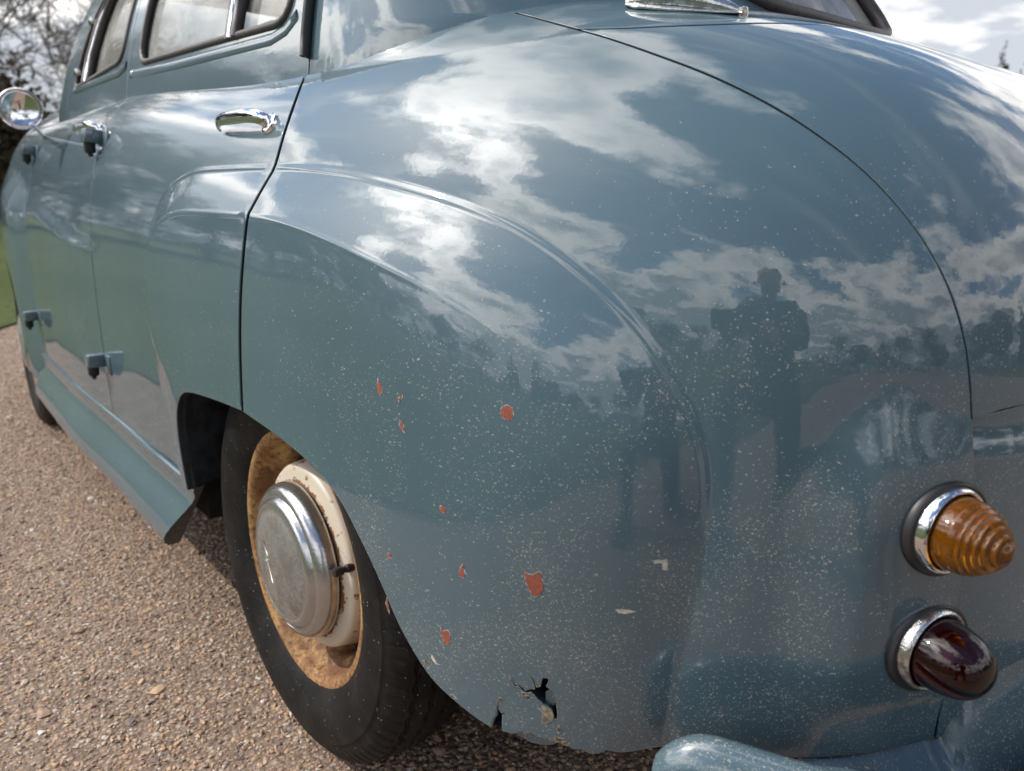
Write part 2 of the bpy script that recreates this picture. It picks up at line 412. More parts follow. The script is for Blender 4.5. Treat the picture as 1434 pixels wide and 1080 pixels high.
def rusty(name):
    m, nt, b = mat(name)
    t = nd(nt, 'ShaderNodeTexCoord'); P = t.outputs['Object']
    n = nd(nt, 'ShaderNodeTexNoise', i_Scale=15.0, i_Detail=10.0, i_Roughness=0.72); lk(nt, P, n.inputs['Vector'])
    n2 = nd(nt, 'ShaderNodeTexNoise', i_Scale=140.0, i_Detail=5.0, i_Roughness=0.7); lk(nt, P, n2.inputs['Vector'])
    c = mixc(nt, mapr(nt, n.outputs[0], 0.42, 0.58), (0.40, 0.24, 0.09), (0.13, 0.052, 0.020))
    sp = nd(nt, 'ShaderNodeSeparateXYZ'); lk(nt, P, sp.inputs[0])
    r = mathn(nt, 'SQRT', mathn(nt, 'ADD', mathn(nt, 'POWER', sp.outputs[0], 2.0), mathn(nt, 'POWER', sp.outputs[2], 2.0)))
    c = mixc(nt, mapr(nt, r, 0.160, 0.172, 0.0, 0.5), c, mixc(nt, mapr(nt, n2.outputs[0], 0.35, 0.65), (0.42, 0.245, 0.095), (0.20, 0.08, 0.03)))
    c = mixc(nt, mapr(nt, n2.outputs[0], 0.50, 0.68), c, (0.065, 0.032, 0.018))
    lk(nt, c, b.inputs['Base Color']); b.inputs['Roughness'].default_value = 0.75
    bp = nd(nt, 'ShaderNodeBump', i_Strength=0.6, i_Distance=0.002); lk(nt, n2.outputs[0], bp.inputs['Height']); lk(nt, bp.outputs[0], b.inputs['Normal'])
    return m
M['rust'] = rusty('rusty_steel')
def cream_rust():
    m, nt, b = mat('chipped_cream_paint')
    t = nd(nt, 'ShaderNodeTexCoord'); P = t.outputs['Object']
    n = nd(nt, 'ShaderNodeTexNoise', i_Scale=55.0, i_Detail=6.0, i_Roughness=0.65); lk(nt, P, n.inputs['Vector'])
    sp = nd(nt, 'ShaderNodeSeparateXYZ'); lk(nt, P, sp.inputs[0])
    r = mathn(nt, 'SQRT', mathn(nt, 'ADD', mathn(nt, 'POWER', sp.outputs[0], 2.0), mathn(nt, 'POWER', sp.outputs[2], 2.0)))
    inner = mapr(nt, r, 0.116, 0.104, 0.0, 0.24)
    f = mapr(nt, mathn(nt, 'ADD', n.outputs[0], inner), 0.60, 0.655)
    c = mixc(nt, f, (0.60, 0.53, 0.43), (0.22, 0.10, 0.04))
    lk(nt, c, b.inputs['Base Color']); lk(nt, mapr(nt, f, 0, 1, 0.4, 0.8), b.inputs['Roughness'])
    return m
M['cream'] = cream_rust()
def alu():
    m, nt, b = mat('dull_polished_hubcap')
    t = nd(nt, 'ShaderNodeTexCoord'); P = t.outputs['Object']
    n = nd(nt, 'ShaderNodeTexNoise', i_Scale=30.0, i_Detail=8.0, i_Roughness=0.7); lk(nt, P, n.inputs['Vector'])
    n2 = nd(nt, 'ShaderNodeTexNoise', i_Scale=260.0, i_Detail=3.0); lk(nt, P, n2.inputs['Vector'])
    sp = nd(nt, 'ShaderNodeSeparateXYZ'); lk(nt, P, sp.inputs[0])
    r = mathn(nt, 'SQRT', mathn(nt, 'ADD', mathn(nt, 'POWER', sp.outputs[0], 2.0), mathn(nt, 'POWER', sp.outputs[2], 2.0)))
    face = mapr(nt, r, 0.082, 0.07)
    f = mathn(nt, 'MULTIPLY', mapr(nt, mathn(nt, 'ADD', n.outputs[0], mathn(nt, 'MULTIPLY', n2.outputs[0], 0.4)), 0.55, 0.82), mathn(nt, 'ADD', mathn(nt, 'MULTIPLY', face, 0.85), 0.1))
    lk(nt, mixc(nt, f, (0.50, 0.505, 0.51), (0.22, 0.21, 0.185)), b.inputs['Base Color'])
    b.inputs['Metallic'].default_value = 0.9
    lk(nt, mathn(nt, 'ADD', mathn(nt, 'MULTIPLY', face, 0.18), mathn(nt, 'ADD', mathn(nt, 'MULTIPLY', f, 0.25), 0.2)), b.inputs['Roughness'])
    bp = nd(nt, 'ShaderNodeBump', i_Strength=0.25, i_Distance=0.001); lk(nt, n2.outputs[0], bp.inputs['Height']); lk(nt, bp.outputs[0], b.inputs['Normal'])
    return m
M['hub'] = alu()
M['brown_rust'] = simple('brown_rust', (.16, .075, .03), .9, noise_amt=.6, noise_scale=300)
M['rustpaint'] = simple('rusted_filler', (.20, .17, .12), .9, noise_amt=.6, noise_scale=220)
def tyre_mat():
    m, nt, b = mat('worn_tyre_rubber')
    t = nd(nt, 'ShaderNodeTexCoord'); P = t.outputs['Object']
    n = nd(nt, 'ShaderNodeTexNoise', i_Scale=18.0, i_Detail=7.0, i_Roughness=0.65); lk(nt, P, n.inputs['Vector'])
    v = nd(nt, 'ShaderNodeTexVoronoi', i_Scale=230.0); lk(nt, P, v.inputs['Vector'])
    sc = nd(nt, 'ShaderNodeSeparateColor'); lk(nt, v.outputs['Color'], sc.inputs[0])
    dot = mathn(nt, 'MULTIPLY', mathn(nt, 'LESS_THAN', v.outputs['Distance'], 0.22), mathn(nt, 'LESS_THAN', sc.outputs[0], 0.07))
    c = mixc(nt, mapr(nt, n.outputs[0], 0.35, 0.75), (0.006, 0.006, 0.0065), (0.020, 0.018, 0.016))
    c = mixc(nt, dot, c, (0.22, 0.20, 0.17))
    lk(nt, c, b.inputs['Base Color']); b.inputs['Roughness'].default_value = 0.6; b.inputs['Specular IOR Level'].default_value = 0.18
    cr = nd(nt, 'ShaderNodeTexVoronoi', feature='DISTANCE_TO_EDGE', i_Scale=16.0); lk(nt, P, cr.inputs['Vector'])
    crk = mapr(nt, cr.outputs['Distance'], 0.0, 0.015)
    h = mathn(nt, 'ADD', mathn(nt, 'MULTIPLY', crk, 0.6), n.outputs[0])
    bp = nd(nt, 'ShaderNodeBump', i_Strength=0.35, i_Distance=0.0015); lk(nt, h, bp.inputs['Height']); lk(nt, bp.outputs[0], b.inputs['Normal'])
    return m
M['tyre'] = tyre_mat()
def lens(name, col, rough=0.03):
    m, nt, b = mat(name)
    b.inputs['Base Color'].default_value = (*col, 1)
    b.inputs['Transmission Weight'].default_value = 0.9
    b.inputs['Roughness'].default_value = rough; b.inputs['IOR'].default_value = 1.5
    return m
M['amber'] = lens('amber_lens', (0.90, 0.30, 0.004))
M['red'] = lens('dark_red_lens', (0.07, 0.003, 0.006))
M['reflector'] = simple('lamp_reflector', (0.35, 0.35, 0.33), 0.35, 0.6)
M['mirror'] = simple('mirror_glass', (0.9, 0.92, 0.93), 0.01, 1.0)

# ---------------------------------------------------------------- object helpers
def link(o, parent=None):
    COL.objects.link(o)
    if parent is not None: o.parent = parent
    return o
def new_mesh(name, verts, faces, m=None, parent=None, smooth=True, normals=None):
    me = bpy.data.meshes.new(name)
    verts = np.asarray(verts, np.float32)
    if isinstance(faces, np.ndarray):
        k = faces.shape[1]; nf = len(faces)
        me.vertices.add(len(verts)); me.vertices.foreach_set('co', verts.ravel())
        me.loops.add(nf * k); me.loops.foreach_set('vertex_index', faces.astype(np.int32).ravel())
        me.polygons.add(nf); me.polygons.foreach_set('loop_start', np.arange(nf, dtype=np.int32) * k)
        me.polygons.foreach_set('use_smooth', np.full(nf, smooth))
        me.update(calc_edges=True); me.validate()
    else:
        me.from_pydata([tuple(map(float, v)) for v in verts], [], faces)
        me.polygons.foreach_set('use_smooth', np.full(len(me.polygons), smooth)); me.update()
    if normals is not None and len(me.vertices) == len(normals):
        me.normals_split_custom_set_from_vertices([tuple(n) for n in np.asarray(normals, float)])
    if m is not None: me.materials.append(m)
    o = bpy.data.objects.new(name, me)
    return link(o, parent)
def empty(name, loc=(0, 0, 0), parent=None):
    o = bpy.data.objects.new(name, None); o.location = loc; o.empty_display_size = 0.1
    return link(o, parent)
def tag(o, label=None, cat=None, group=None, kind=None):
    for k, v in (('label', label), ('category', cat), ('group', group), ('kind', kind)):
        if v: o[k] = v
    return o
def from_bm(name, bm, m, parent=None, smooth=True, loc=None, mw=None):
    me = bpy.data.meshes.new(name); bm.to_mesh(me); bm.free()
    me.polygons.foreach_set('use_smooth', np.full(len(me.polygons), smooth))
    if m: me.materials.append(m)
    o = bpy.data.objects.new(name, me); link(o, parent)
    if loc is not None: o.location = loc
    if mw is not None: o.matrix_local = mw
    return o
def grid_faces(nu, nv, wrap_u=False, wrap_v=False):
    iu = np.arange(nu if wrap_u else nu - 1); iv = np.arange(nv if wrap_v else nv - 1)
    a, b = np.meshgrid(iu, iv, indexing='ij')
    a2, b2 = (a + 1) % nu, (b + 1) % nv
    return np.stack([a * nv + b, a2 * nv + b, a2 * nv + b2, a * nv + b2], -1).reshape(-1, 4)
def lathe(name, prof, m, parent=None, n=96, axis='Y', loc=None, arc=None):
    """prof: (radius, height) pairs; turned about local +Y (or Z)"""
    prof = np.asarray(prof, float); t = np.linspace(0, 2 * np.pi, n, endpoint=False)
    r, h = prof[:, 0], prof[:, 1]
    c, s = np.cos(t)[:, None], np.sin(t)[:, None]
    if axis == 'Y': v = np.stack([c * r, np.broadcast_to(h, (n, len(h))), s * r], -1); f = grid_faces(n, len(h), True)
    else: v = np.stack([c * r, s * r, np.broadcast_to(h, (n, len(h)))], -1); f = grid_faces(n, len(h), True)[:, ::-1]
    o = new_mesh(name, v.reshape(-1, 3), np.ascontiguousarray(f[:, ::-1]), m, parent)
    o.data.set_sharp_from_angle(angle=math.radians(38))
    if loc is not None: o.location = loc
    return o
def tube(name, path, radius, m, parent=None, n=10, flat=(1, 1), up=(0, 0, 1), closed=False, cap=True):
    p = np.asarray(path, float); k = len(p)
    r = np.broadcast_to(np.asarray(radius, float), (k,))
    if closed: tg = np.roll(p, -1, 0) - np.roll(p, 1, 0)
    else: tg = np.gradient(p, axis=0)
    tg /= np.linalg.norm(tg, axis=1, keepdims=True) + 1e-12
    upv = np.asarray(up, float)
    a = np.cross(tg, upv); a /= np.linalg.norm(a, axis=1, keepdims=True) + 1e-9
    b = np.cross(a, tg)
    t = np.linspace(0, 2 * np.pi, n, endpoint=False)
    v = p[:, None] + r[:, None, None] * (np.cos(t)[None, :, None] * a[:, None] * flat[0] + np.sin(t)[None, :, None] * b[:, None] * flat[1])
    f = grid_faces(k, n, closed, True).tolist()
    if cap and not closed: f += [list(range(n))[::-1], [(k - 1) * n + i for i in range(n)]]
    return new_mesh(name, v.reshape(-1, 3), f, m, parent)
def rbox(name, size, m, parent=None, mw=None, bev=0.002, seg=2):
    bm = bmesh.new(); bmesh.ops.create_cube(bm, size=1.0)
    bmesh.ops.scale(bm, vec=size, verts=bm.verts)
    if bev: bmesh.ops.bevel(bm, geom=bm.edges[:], offset=bev, segments=seg, profile=0.5, affect='EDGES')
    return from_bm(name, bm, m, parent, smooth=bev > 0, mw=mw)
def frame(origin, xdir, ydir):
    x = Vector(xdir).normalized(); z = x.cross(Vector(ydir)).normalized(); y = z.cross(x)
    o = Vector(origin)
    return Matrix(((x.x, y.x, z.x, o.x), (x.y, y.y, z.y, o.y), (x.z, y.z, z.z, o.z), (0, 0, 0, 1)))

def panel(name, shell, outline, m, parent, disp=None, holes=(), rows=(), spacing=0.009, flange=0.014, mirror=False, edge_mat=None, lift=0.0, thick=None, round_=0.0014):
    """Sheet metal panel: a triangulated patch of the shell bounded by an outline in (girth, height) coordinates,
    with rounded edges and a return flange. mirror: 'copy' adds the right hand half to the same mesh."""
    dfun = (lambda U, V: (disp(U, V) if disp is not None else 0 * U) + lift)
    loops = [np.asarray(outline, float)] + [np.asarray(h, float) for h in holes]
    for i, lp in enumerate(loops):          # no outline edge longer than 15 mm, so that edges follow the curved skin
        o_ = []
        for p_, q_ in zip(lp, np.roll(lp, -1, 0)):
            k_ = max(1, int(np.ceil(np.linalg.norm(q_ - p_) / 0.016)))
            o_.append(p_ + (q_ - p_) * np.linspace(0, 1, k_, endpoint=False)[:, None])
        loops[i] = np.vstack(o_)
    for i, lp in enumerate(loops):
        area = 0.5 * np.sum(lp[:, 0] * np.roll(lp[:, 1], -1) - np.roll(lp[:, 0], -1) * lp[:, 1])
        if (area < 0) != (i > 0): loops[i] = lp[::-1]
    if mirror == 'copy':        # close the two halves on the centre plane
        ends = (-shell.tail[2][-1], shell.x1 - shell.x0 + shell.nose[2][-1])
        for c_ in ends:
            k_ = np.abs(loops[0][:, 0] - c_) < 0.0075
            loops[0][k_, 0] = c_ + (1e-5 if c_ < 0 else -1e-5)
        keepu = np.ones(len(loops[0]), bool)
        loops[0] = loops[0][keepu]
    lo, hi = loops[0].min(0), loops[0].max(0)
    gu = np.arange(lo[0], hi[0], spacing); gv = np.arange(lo[1], hi[1], spacing * 0.9)
    G = np.stack(np.meshgrid(gu, gv, indexing='ij'), -1); G[:, 1::2, 0] += spacing / 2
    G = G.reshape(-1, 2)
    if rows:
        for r in rows: G = G[seg_dist(G, np.asarray(r)) > 0.0128 if len(G) else slice(None)]
        extra = []
        for r in rows:
            r = np.asarray(r); tg = np.gradient(r, axis=0); tg /= np.linalg.norm(tg, axis=1, keepdims=True)
            nn = np.stack([-tg[:, 1], tg[:, 0]], -1)
            for off in (-0.0110, -0.0085, -0.0065, -0.0048, -0.0034, -0.0022, -0.0011, 0, 0.0011, 0.0022, 0.0034, 0.0048, 0.0065, 0.0085, 0.0110): extra.append(r + nn * off)
        G = np.vstack([G] + extra)
    keep = in_poly(G, loops[0])
    for h in loops[1:]: keep &= ~in_poly(G, h)
    G = G[keep]
    allb = np.vstack(loops)
    near = np.full(len(G), True)
    for lp in loops: near &= seg_dist(G, np.vstack([lp, lp[:1]])) > 0.0022
    G = G[near]
    pts = np.vstack([allb, G])
    edges = []; k = 0
    for lp in loops:
        n = len(lp); edges += [(k + i, k + (i + 1) % n) for i in range(n)]; k += n
    vo, eo, fo, vorig, _, _ = delaunay_2d_cdt([Vector((float(a), float(b))) for a, b in pts], edges, [], 0, 1e-6)
    uv = np.array([(v.x, v.y) for v in vo]); tri = np.array([f for f in fo if len(f) == 3], int)
    cen = uv[tri].mean(1)
    kf = in_poly(cen, loops[0])
    for h in loops[1:]: kf &= ~in_poly(cen, h)
    tri = tri[kf]
    a_ = uv[tri]; ar = np.cross(a_[:, 1] - a_[:, 0], a_[:, 2] - a_[:, 0])
    tri[ar > 0] = tri[ar > 0][:, ::-1]
    tri = tri[np.abs(ar) > 1e-10]
    P = shell.surf(uv[:, 0], uv[:, 1], dfun); N = shell.surf_n(uv[:, 0], uv[:, 1], dfun)
    faces = tri.tolist(); V = [P]; NN = [N]; base = len(P); mi = [0] * len(faces)
    if flange:
        for lp in loops:
            q = shell.surf(lp[:, 0], lp[:, 1], dfun); qn = shell.surf_n(lp[:, 0], lp[:, 1], dfun)
            tg = np.roll(q, -1, 0) - np.roll(q, 1, 0); tg /= np.linalg.norm(tg, axis=1, keepdims=True) + 1e-12
            out = np.cross(qn, tg); out /= np.linalg.norm(out, axis=1, keepdims=True) + 1e-12
            e = np.full((len(lp), 1), round_ if lp is loops[0] else 0.0004)
            if mirror == 'copy': e[np.abs(q[:, 1]) < 2e-3] = 0
            rowsP = [q, q + out * e * .7 - qn * e * .3, q + out * e - qn * e, q + out * e - qn * flange]
            rowsN = [qn, np.where(e > 0, (qn + out) / np.sqrt(2), qn), np.where(e > 0, out, qn), out]
            n = len(lp)
            for a in rowsP: V.append(a)
            for a in rowsN: NN.append(a)
            for r in range(3):
                for i in range(n):
                    j = (i + 1) % n
                    faces.append([base + r * n + j, base + r * n + i, base + (r + 1) * n + i, base + (r + 1) * n + j])
                    mi.append(0 if r < 2 else 1)
            base += 4 * n
    V = np.vstack(V); NN = np.vstack(NN)
    if mirror == 'copy':
        nv = len(V); V = np.vstack([V, V * (1, -1, 1)]); NN = np.vstack([NN, NN * (1, -1, 1)])
        faces = faces + [[i + nv for i in f[::-1]] for f in faces]; mi = mi + mi
    elif mirror:
        V = V * (1, -1, 1); NN = NN * (1, -1, 1); faces = [f[::-1] for f in faces]
    f3 = np.array([f[:3] for f in faces])          # wind every face with its normals
    fn = np.cross(V[f3[:, 1]] - V[f3[:, 0]], V[f3[:, 2]] - V[f3[:, 0]])
    bad = (fn * (NN[f3[:, 0]] + NN[f3[:, 1]] + NN[f3[:, 2]])).sum(1) < 0
    faces = [f[::-1] if w else f for f, w in zip(faces, bad)]
    o = new_mesh(name, V, faces, m, parent, normals=NN)
    if flange:
        o.data.materials.append(edge_mat or M['gap_shade_gutter'])
        o.data.polygons.foreach_set('material_index', np.array(mi, np.int32)); o.data.update()
    return o
def mirror_mesh(o, name=None, parent=None):
    """right hand twin of a left hand part (meshes whose object transform is the identity)"""
    me = o.data.copy()
    n = len(me.vertices); co = np.empty(n * 3, np.float32); me.vertices.foreach_get('co', co); co = co.reshape(-1, 3)
    vn = np.zeros((n, 3)); 
    ln = np.empty(len(me.loops) * 3, np.float32); me.corner_normals.foreach_get('vector', ln)
    li = np.empty(len(me.loops), np.int32); me.loops.foreach_get('vertex_index', li)
    vn[li] = ln.reshape(-1, 3)
    co[:, 1] *= -1; vn[:, 1] *= -1
    me.vertices.foreach_set('co', co.ravel()); me.flip_normals(); me.update()
    me.normals_split_custom_set_from_vertices([tuple(v) for v in vn])
    c = o.copy(); c.data = me; c.name = name or o.name.split('.')[0]
    link(c, parent)
    return c

# ---------------------------------------------------------------- the car
def inset(poly, d):
    p = np.asarray(poly, float)
    a = 0.5 * np.sum(p[:, 0] * np.roll(p[:, 1], -1) - np.roll(p[:, 0], -1) * p[:, 1])
    if a < 0: p = p[::-1]
    e0 = p - np.roll(p, 1, 0); e1 = np.roll(p, -1, 0) - p
    e0 /= np.linalg.norm(e0, axis=1, keepdims=True) + 1e-12; e1 /= np.linalg.norm(e1, axis=1, keepdims=True) + 1e-12
    n0 = np.stack([-e0[:, 1], e0[:, 0]], -1); n1 = np.stack([-e1[:, 1], e1[:, 0]], -1)
    n = n0 + n1; l = (n * n0).sum(1, keepdims=True)
    return p + d * n / np.clip(l, 0.6, None)
def dens(pts, step=0.012):
    p = np.asarray(pts, float); out = []
    for a, b in zip(p[:-1], p[1:]):
        n = max(1, int(np.ceil(np.linalg.norm(b - a) / step)))
        out.append(a + (b - a) * np.linspace(0, 1, n, endpoint=False)[:, None])
    out.append(p[-1:]); return np.vstack(out)
def chain(*segs):
    o = [np.asarray(segs[0], float)]
    for s_ in segs[1:]:
        s_ = np.asarray(s_, float)
        if np.linalg.norm(s_[0] - o[-1][-1]) < 1e-4: s_ = s_[1:]
        o.append(s_)
    o = np.vstack(o)
    if np.linalg.norm(o[0] - o[-1]) < 1e-4: o = o[:-1]
    return o
def rounded(pts, r, n=6):
    p = np.asarray(pts, float); out = []
    for i in range(len(p)):
        a, b, c = p[i - 1], p[i], p[(i + 1) % len(p)]
        rr = r[i] if hasattr(r, '__len__') else r
        u = (a - b) / np.linalg.norm(a - b); v = (c - b) / np.linalg.norm(c - b)
        s_, e = b + u * rr, b + v * rr
        t = np.linspace(0, 1, n)[:, None]
        out.append((1 - t) ** 2 * s_ + 2 * t * (1 - t) * b + t * t * e)
    o = np.vstack(out)
    return dens(np.vstack([o, o[:1]]), 0.015)[:-1]

car = empty('vintage_car')
tag(car, 'small teal grey vintage saloon car with chipped muddy paint, parked on the gravel drive', 'car')
UC = -BODY.tail[2][-1]

DOOR_GAP = spline([(.100, .462), (.088, .436), (.045, .392), (.012, .345), (-.004, .300), (-.010, .255), (-.012, .215), (-.008, .16), (.002, .10), (.011, .04), (.017, -.015), (.019, -.040)], 0.009)
BOOT_GAP = spline([(-.434, .469), (-.500, .424), (-.557, .391), (-.601, .363), (-.644, .335), (-.679, .307), (-.706, .280), (-.729, .253), (-.747, .225), (-.762, .197), (-.774, .167), (-.783, .135), (-.789, .104), (-.7935, .072)], 0.009)
LOW_GAP = spline([(-.7935, .072), (-.797, .033), (-.800, -.026), (-.8045, -.076), (-.811, -.145), (-.8185, -.211)], 0.01)
ARCH_Q = spline([(.019, -.040), (-.070, -.046), (-.149, -.058), (-.208, -.080), (-.246, -.112), (-.281, -.153), (-.313, -.197), (-.354, -.234), (-.402, -.251), (-.430, -.2565)], 0.008)
rb = random.Random(3)
TORN = [(-.430, -.2565), (-.432, -.247), (-.4355, -.241), (-.4360, -.232), (-.439, -.225), (-.4405, -.233), (-.442, -.236), (-.447, -.2335), (-.4445, -.239), (-.4440, -.2555)]
LOWER_EDGE = [(-.4440, -.2555), (-.452, -.2545), (-.458, -.2520), (-.463, -.2480), (-.467, -.2495), (-.473, -.2460), (-.478, -.2495), (-.483, -.2475), (-.486, -.2500), (-.4885, -.2470), (-.491, -.2505), (-.494, -.249), (-.503, -.2495), (-.512, -.2525), (-.520, -.2510), (-.527, -.2545), (-.535, -.2520), (-.540, -.2475), (-.552, -.2485), (-.563, -.2460), (-.575, -.2420),
              (-.590, -.2370), (-.622, -.2320), (-.678, -.2280), (-.719, -.2230), (-.779, -.2150), (-.812, -.2120), (-.8185, -.211)]
HOLE = [(-.45, -.1917), (-.4556, -.1999), (-.4605, -.1988), (-.4659, -.2026), (-.471, -.1993), (-.4748, -.1986), (-.4724, -.1895), (-.4671, -.1798), (-.4734, -.188), (-.476, -.1955), (-.4796, -.1945), (-.4802, -.1894), (-.4817, -.184), (-.4859, -.1839), (-.4873, -.1874), (-.4848, -.1926), (-.4894, -.195), (-.4933, -.2013), (-.4947, -.2089), (-.4965, -.2184), (-.496, -.2247), (-.4926, -.2251), (-.4929, -.2215), (-.4909, -.216), (-.4876, -.2139), (-.4825, -.2123), (-.4777, -.2087), (-.4742, -.2053), (-.4711, -.2027), (-.4668, -.2056), (-.4628, -.2036), (-.4596, -.201), (-.4554, -.2018), (-.4514, -.1963)]
CREASE2 = fold_line()
shift = lambda L, du, dv=0: np.asarray(L) + (du, dv)

q_outline = chain(shift(ARCH_Q, -.0015)[:-1], [ARCH_Q[-1]], TORN, LOWER_EDGE, shift(LOW_GAP[::-1], .0012), shift(BOOT_GAP[::-1], .0028), [(-.434, .469), (-.42, .505)], dens([(-.42, .505), (-.2, .50), (0, .485), (.105, .47)], .02), shift(DOOR_GAP, -.0035))
WL = WING_LINE[(WING_LINE[:, 1] > -.26)]
_h = dens(HOLE + HOLE[:1], .0016)[:-1]      # ragged edge
HOLE = (_h + np.array([[mnoise.noise(Vector((p_[0] * 900, p_[1] * 900, 3))), mnoise.noise(Vector((p_[0] * 900, p_[1] * 900, 8)))] for p_ in _h]) * .00055).tolist()
vshift = lambda L, a, b: np.asarray(L) + np.stack([a + b * sstep(.2, .4, np.asarray(L)[:, 1]), 0 * np.asarray(L)[:, 1]], -1)
q_outline = chain(shift(ARCH_Q, -.0015)[:-1], [ARCH_Q[-1]], TORN, LOWER_EDGE, shift(LOW_GAP[::-1], .0012), vshift(BOOT_GAP[::-1], .0018, .0058), [(-.434, .469), (-.42, .505)], dens([(-.42, .505), (-.2, .50), (0, .485), (.105, .47)], .02), shift(DOOR_GAP, -.0035))
quarter = panel('rear_quarter_panel', BODY, q_outline, M['paint'], car, press_q, holes=[HOLE], rows=[WL, CREASE2], spacing=0.010, round_=.0024)

def blob(u, v, ru, rv, seed, n=14, rough=0.25, rot=0.0):
    r_ = random.Random(seed); out = []
    for i in range(n):
        a = 2 * math.pi * i / n; k = 1 + rough * (r_.random() * 2 - 1)
        x, y = ru * k * math.cos(a), rv * k * math.sin(a)
        out.append((u + x * math.cos(rot) - y * math.sin(rot), v + x * math.sin(rot) + y * math.cos(rot)))
    return np.array(out)
# rusted rim of the hole and the loose lip under it
panel('rust_edge', BODY, np.asarray(inset(HOLE, -.0004)) + np.array([[mnoise.noise(Vector((i * .9, .3, 0))), mnoise.noise(Vector((i * .9, 7.3, 0)))] for i in range(len(HOLE))]) * .0017, M['rustpaint'], quarter, press, holes=[HOLE], spacing=.004, flange=0, lift=.0004)
panel('torn_lip', BODY, [(-.449, -.2550), (-.457, -.2600), (-.468, -.2630), (-.480, -.2625), (-.490, -.2590), (-.497, -.2530), (-.494, -.2500), (-.4885, -.2500), (-.482, -.2510), (-.474, -.2500), (-.467, -.2530), (-.459, -.2545)], M['paint'], quarter, press, spacing=.005, flange=.003, lift=-.006)
panel('inner_wing_flap', BODY, [(-.4826, -.2018), (-.487, -.1971), (-.4903, -.1967), (-.4923, -.2026), (-.4924, -.2095), (-.4908, -.2145), (-.4868, -.2136), (-.4829, -.2112)], M['paint'], quarter, press, spacing=.004, flange=0, lift=-.0045)
# red primer showing where the paint has flaked
M['chip_edge'] = simple('broken_paint_edge', (.30, .34, .34), .7, noise_amt=.3, noise_scale=400)
def chip(pts, m, name='paint_chip', lift=0.0004):
    d_ = dens(np.vstack([pts, np.asarray(pts)[:1]]), .0012)[:-1]
    sd_ = random.Random(len(d_)).random() * 50
    jag = lambda k, a: np.array([[mnoise.noise(Vector((p_[0] * k, p_[1] * k, sd_))), mnoise.noise(Vector((p_[0] * k, p_[1] * k, sd_ + 9)))] for p_ in d_]) * a
    pts = d_ + jag(420, .0013)
    panel('chip_edge', BODY, inset(d_ + jag(300, .0010), -.0005), M['chip_edge'], quarter, press, spacing=.004, flange=0, lift=.0002)
    o = panel(name, BODY, pts, m, quarter, press, spacing=0.004, flange=0, lift=lift); return o
chip(blob(-.443, .054, .0058, .0062, 1, 16, .06), M['primer'])
chip([(-.2915, .059), (-.2965, .051), (-.2975, .046), (-.2925, .044), (-.2905, .046), (-.2895, .052)], M['primer'])
chip([(-.3185, .045), (-.3215, .0465), (-.326, .0505), (-.3235, .0450), (-.321, .0425)], M['primer'])
chip([(-.3215, .0245), (-.3265, .0215), (-.3275, .0145), (-.3245, .0160), (-.3205, .0200)], M['primer'])
chip(blob(-.376, -.048, .0035, .0032, 3, 12, .12), M['primer'])
chip([(-.399, -.095), (-.4015, -.102), (-.4005, -.108), (-.396, -.1075), (-.3955, -.102)], M['primer'])
chip([(-.463, -.0840), (-.470, -.0845), (-.4755, -.0800), (-.4785, -.0870), (-.4795, -.0945), (-.4770, -.1015), (-.4720, -.1050), (-.4675, -.1000), (-.4640, -.0925)], M['primer'])
chip([(-.371, -.1700), (-.3735, -.1745), (-.378, -.1715), (-.3815, -.1700), (-.3835, -.1790), (-.3810, -.1860), (-.3760, -.1870), (-.3725, -.1800)], M['primer'])
chip(blob(-.300, -.120, .0022, .0030, 5, 9, .3), M['primer'])
chip([(-.293, -.170), (-.2955, -.178), (-.297, -.186), (-.2935, -.184), (-.2915, -.176)], M['primer'])
chip([(-.358, -.207), (-.362, -.211), (-.366, -.2155), (-.362, -.215), (-.3575, -.2105)], M['bare'])
chip([(-.540, -.1035), (-.550, -.1025), (-.556, -.1035), (-.549, -.1060), (-.542, -.1065)], M['bare'])
chip([(-.566, -.0550), (-.577, -.0535), (-.5775, -.0630), (-.5745, -.0625), (-.5740, -.0565), (-.5675, -.0575)], M['bare'])
chip([(-.4826, -.2138), (-.4876, -.2144), (-.4909, -.2165), (-.4928, -.222), (-.4923, -.2262), (-.4882, -.2299), (-.4858, -.2325), (-.4832, -.2309), (-.4824, -.2225)], M['rustpaint'])
for k_, (u_, v_, ru_, rv_) in enumerate(((-.499, -.246, .004, .0025), (-.505, -.2485, .003, .002), (-.468, -.209, .0025, .002), (-.4645, -.2065, .002, .0015), (-.4985, -.236, .002, .004), (-.441, -.2215, .002, .0025), (-.350, -.2200, .003, .002), (-.386, -.2430, .004, .002))):
    chip(blob(u_, v_, ru_, rv_, 40 + k_, 9, .4), M['brown_rust'])
quarter_r = panel('rear_quarter_panel', BODY, chain(shift(ARCH_Q, -.0015), [(-.444, -.2555)], LOWER_EDGE, shift(LOW_GAP[::-1], .0012), shift(BOOT_GAP[::-1], .0028), [(-.434, .469), (-.42, .505)], dens([(-.42, .505), (-.2, .50), (0, .485), (.105, .47)], .02), shift(DOOR_GAP, -.0035)),
                  M['paint'], car, press_q, rows=[WL], spacing=0.014, mirror=True)

